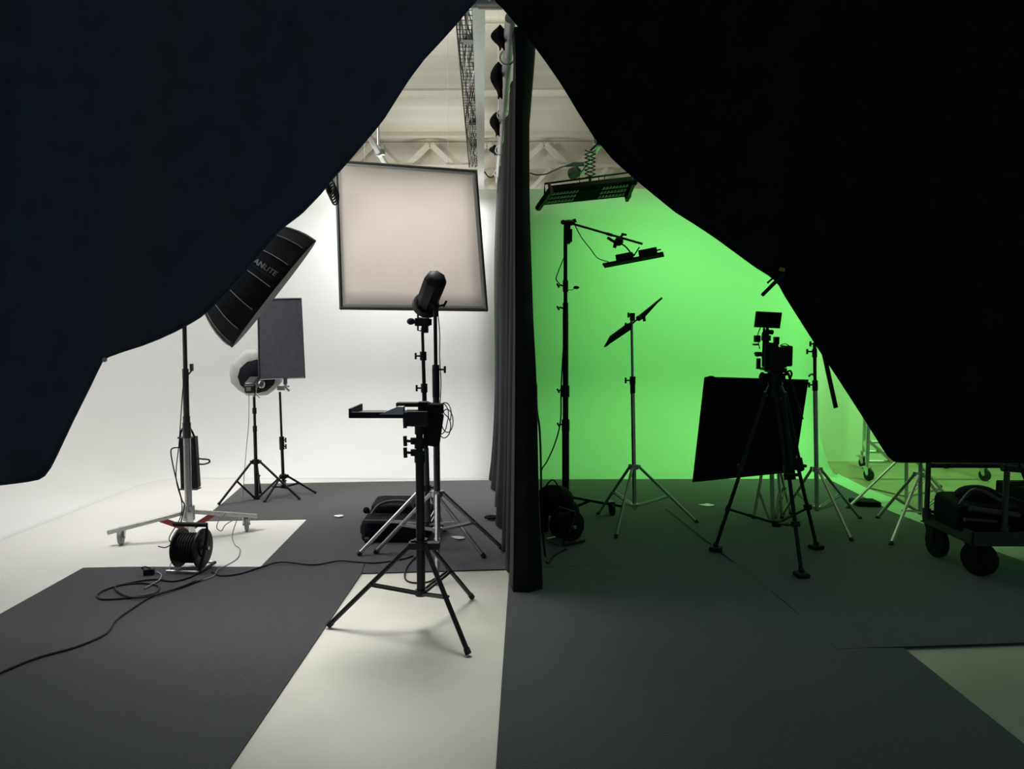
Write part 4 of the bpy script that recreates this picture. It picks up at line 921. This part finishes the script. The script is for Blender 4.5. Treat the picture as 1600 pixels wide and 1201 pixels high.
MB().sphere(((bgx0+bgx1)/2+.05, 4.76, .47), .12, (1.1, .9, .55), 18).build('top_flap', 'bfab', cb)
cc = MB().box((bgx1+.28, 4.74, .28+.13), (.40, .36, .26))
o = cc.build('equipment_case', 'flagb', bevel=.01); tag(o, 'black hard case on the cart deck behind the front post', 'case')
MB().box((bgx1+.28, 4.74, .46), (.405, .365, .008)).build('lid_seam', 'frame', o)
MB().box((bgx1+.2, 4.555, .45), (.05, .012, .04)).box((bgx1+.38, 4.555, .45), (.05, .012, .04)).build('latch', 'alu', o)

# ------------------------------------------------------------------ lights
def area(name, loc, target, sx_, sy_, power, col=(1, 1, 1), spread=PI):
    l = bpy.data.lights.new(name, 'AREA'); l.shape = 'RECTANGLE'; l.size = sx_; l.size_y = sy_; l.energy = power; l.color = col; l.spread = spread
    o = bpy.data.objects.new(name, l); COL.objects.link(o); o.location = loc
    o.rotation_euler = (Vector(target)-Vector(loc)).to_track_quat('-Z', 'Y').to_euler(); return o
WC = (1, .99, .985); GC = (.28, 1, .27)
PW = [43, 34, 22, 8, 13.5, 28, 0, 62, 60, 33, 26]
LS = [('lamp_behind_diffusion', (-1.25, 8.2, 3.05), (-1.25, 8.2, 0), 1.5, .4, WC, PI),
 ('lamp_left_bay', (-3.1, 6.0, 3.4), (-2.7, 8.7, 1.4), 1.5, .8, WC, PI),
 ('lamp_left_bay', (-3.6, 5.2, 3.5), (-2.2, 5.8, 0), 1.6, 1.0, WC, math.radians(86)),
 ('lamp_softbox', tuple(cx+axis*.03), tuple(cx+axis*2), .8, .8, WC, math.radians(110)),
 ('fill_foreground', (-1.15, 4.8, 3.3), (-1.2, 3.25, 0), 1.3, 1.2, WC, math.radians(54)),  # unseen fill, added to brighten the floor strip in the foreground
 ('lamp_green_bay', (1.6, 7.15, 3.4), (1.3, 8.75, 1.1), 1.8, .4, GC, math.radians(110)),
 ('lamp_green_panel', (1.0, 7.3, 2.9), (.9, 8.75, 2.0), .9, .3, GC, math.radians(130)),
 ('lamp_green_bay', (4.2, 6.6, 3.2), (4.1, 8.7, .9), 1.0, .6, GC, math.radians(120)),
 ('fill_ceiling', (-2.8, 7.4, 3.4), (-1.8, 8.2, 5), .6, .6, WC, math.radians(150)),  # added upward fill, not a known fixture; lifts the ceiling tone
 ('fill_ceiling', (2.8, 6.6, 3.4), (1.8, 7.0, 5), .6, .6, WC, math.radians(140)),  # second added fill, brightens the ceiling on the green side
 ('fill_rear', (-1.4, 12.3, 2.9), (-1.2, 13.0, 4.8), .8, .6, WC, PI)]  # added out of sight behind the cyclorama to brighten truss and roof
WS = .10
w.node_tree.nodes['Background'].inputs[1].default_value = WS
w.node_tree.nodes['Background'].inputs[0].default_value = (.55, .75, 1, 1)
for (nm, lo, ta_, a_, b_, c_, sp_), pw in zip(LS, PW):
    if pw > 0: area(nm, lo, ta_, a_, b_, pw, c_, sp_)
S.cycles.diffuse_bounces = 6; S.cycles.max_bounces = 10
for o in bpy.data.objects:
    for k in ('_w', '_Y'):
        if k in o: del o[k]
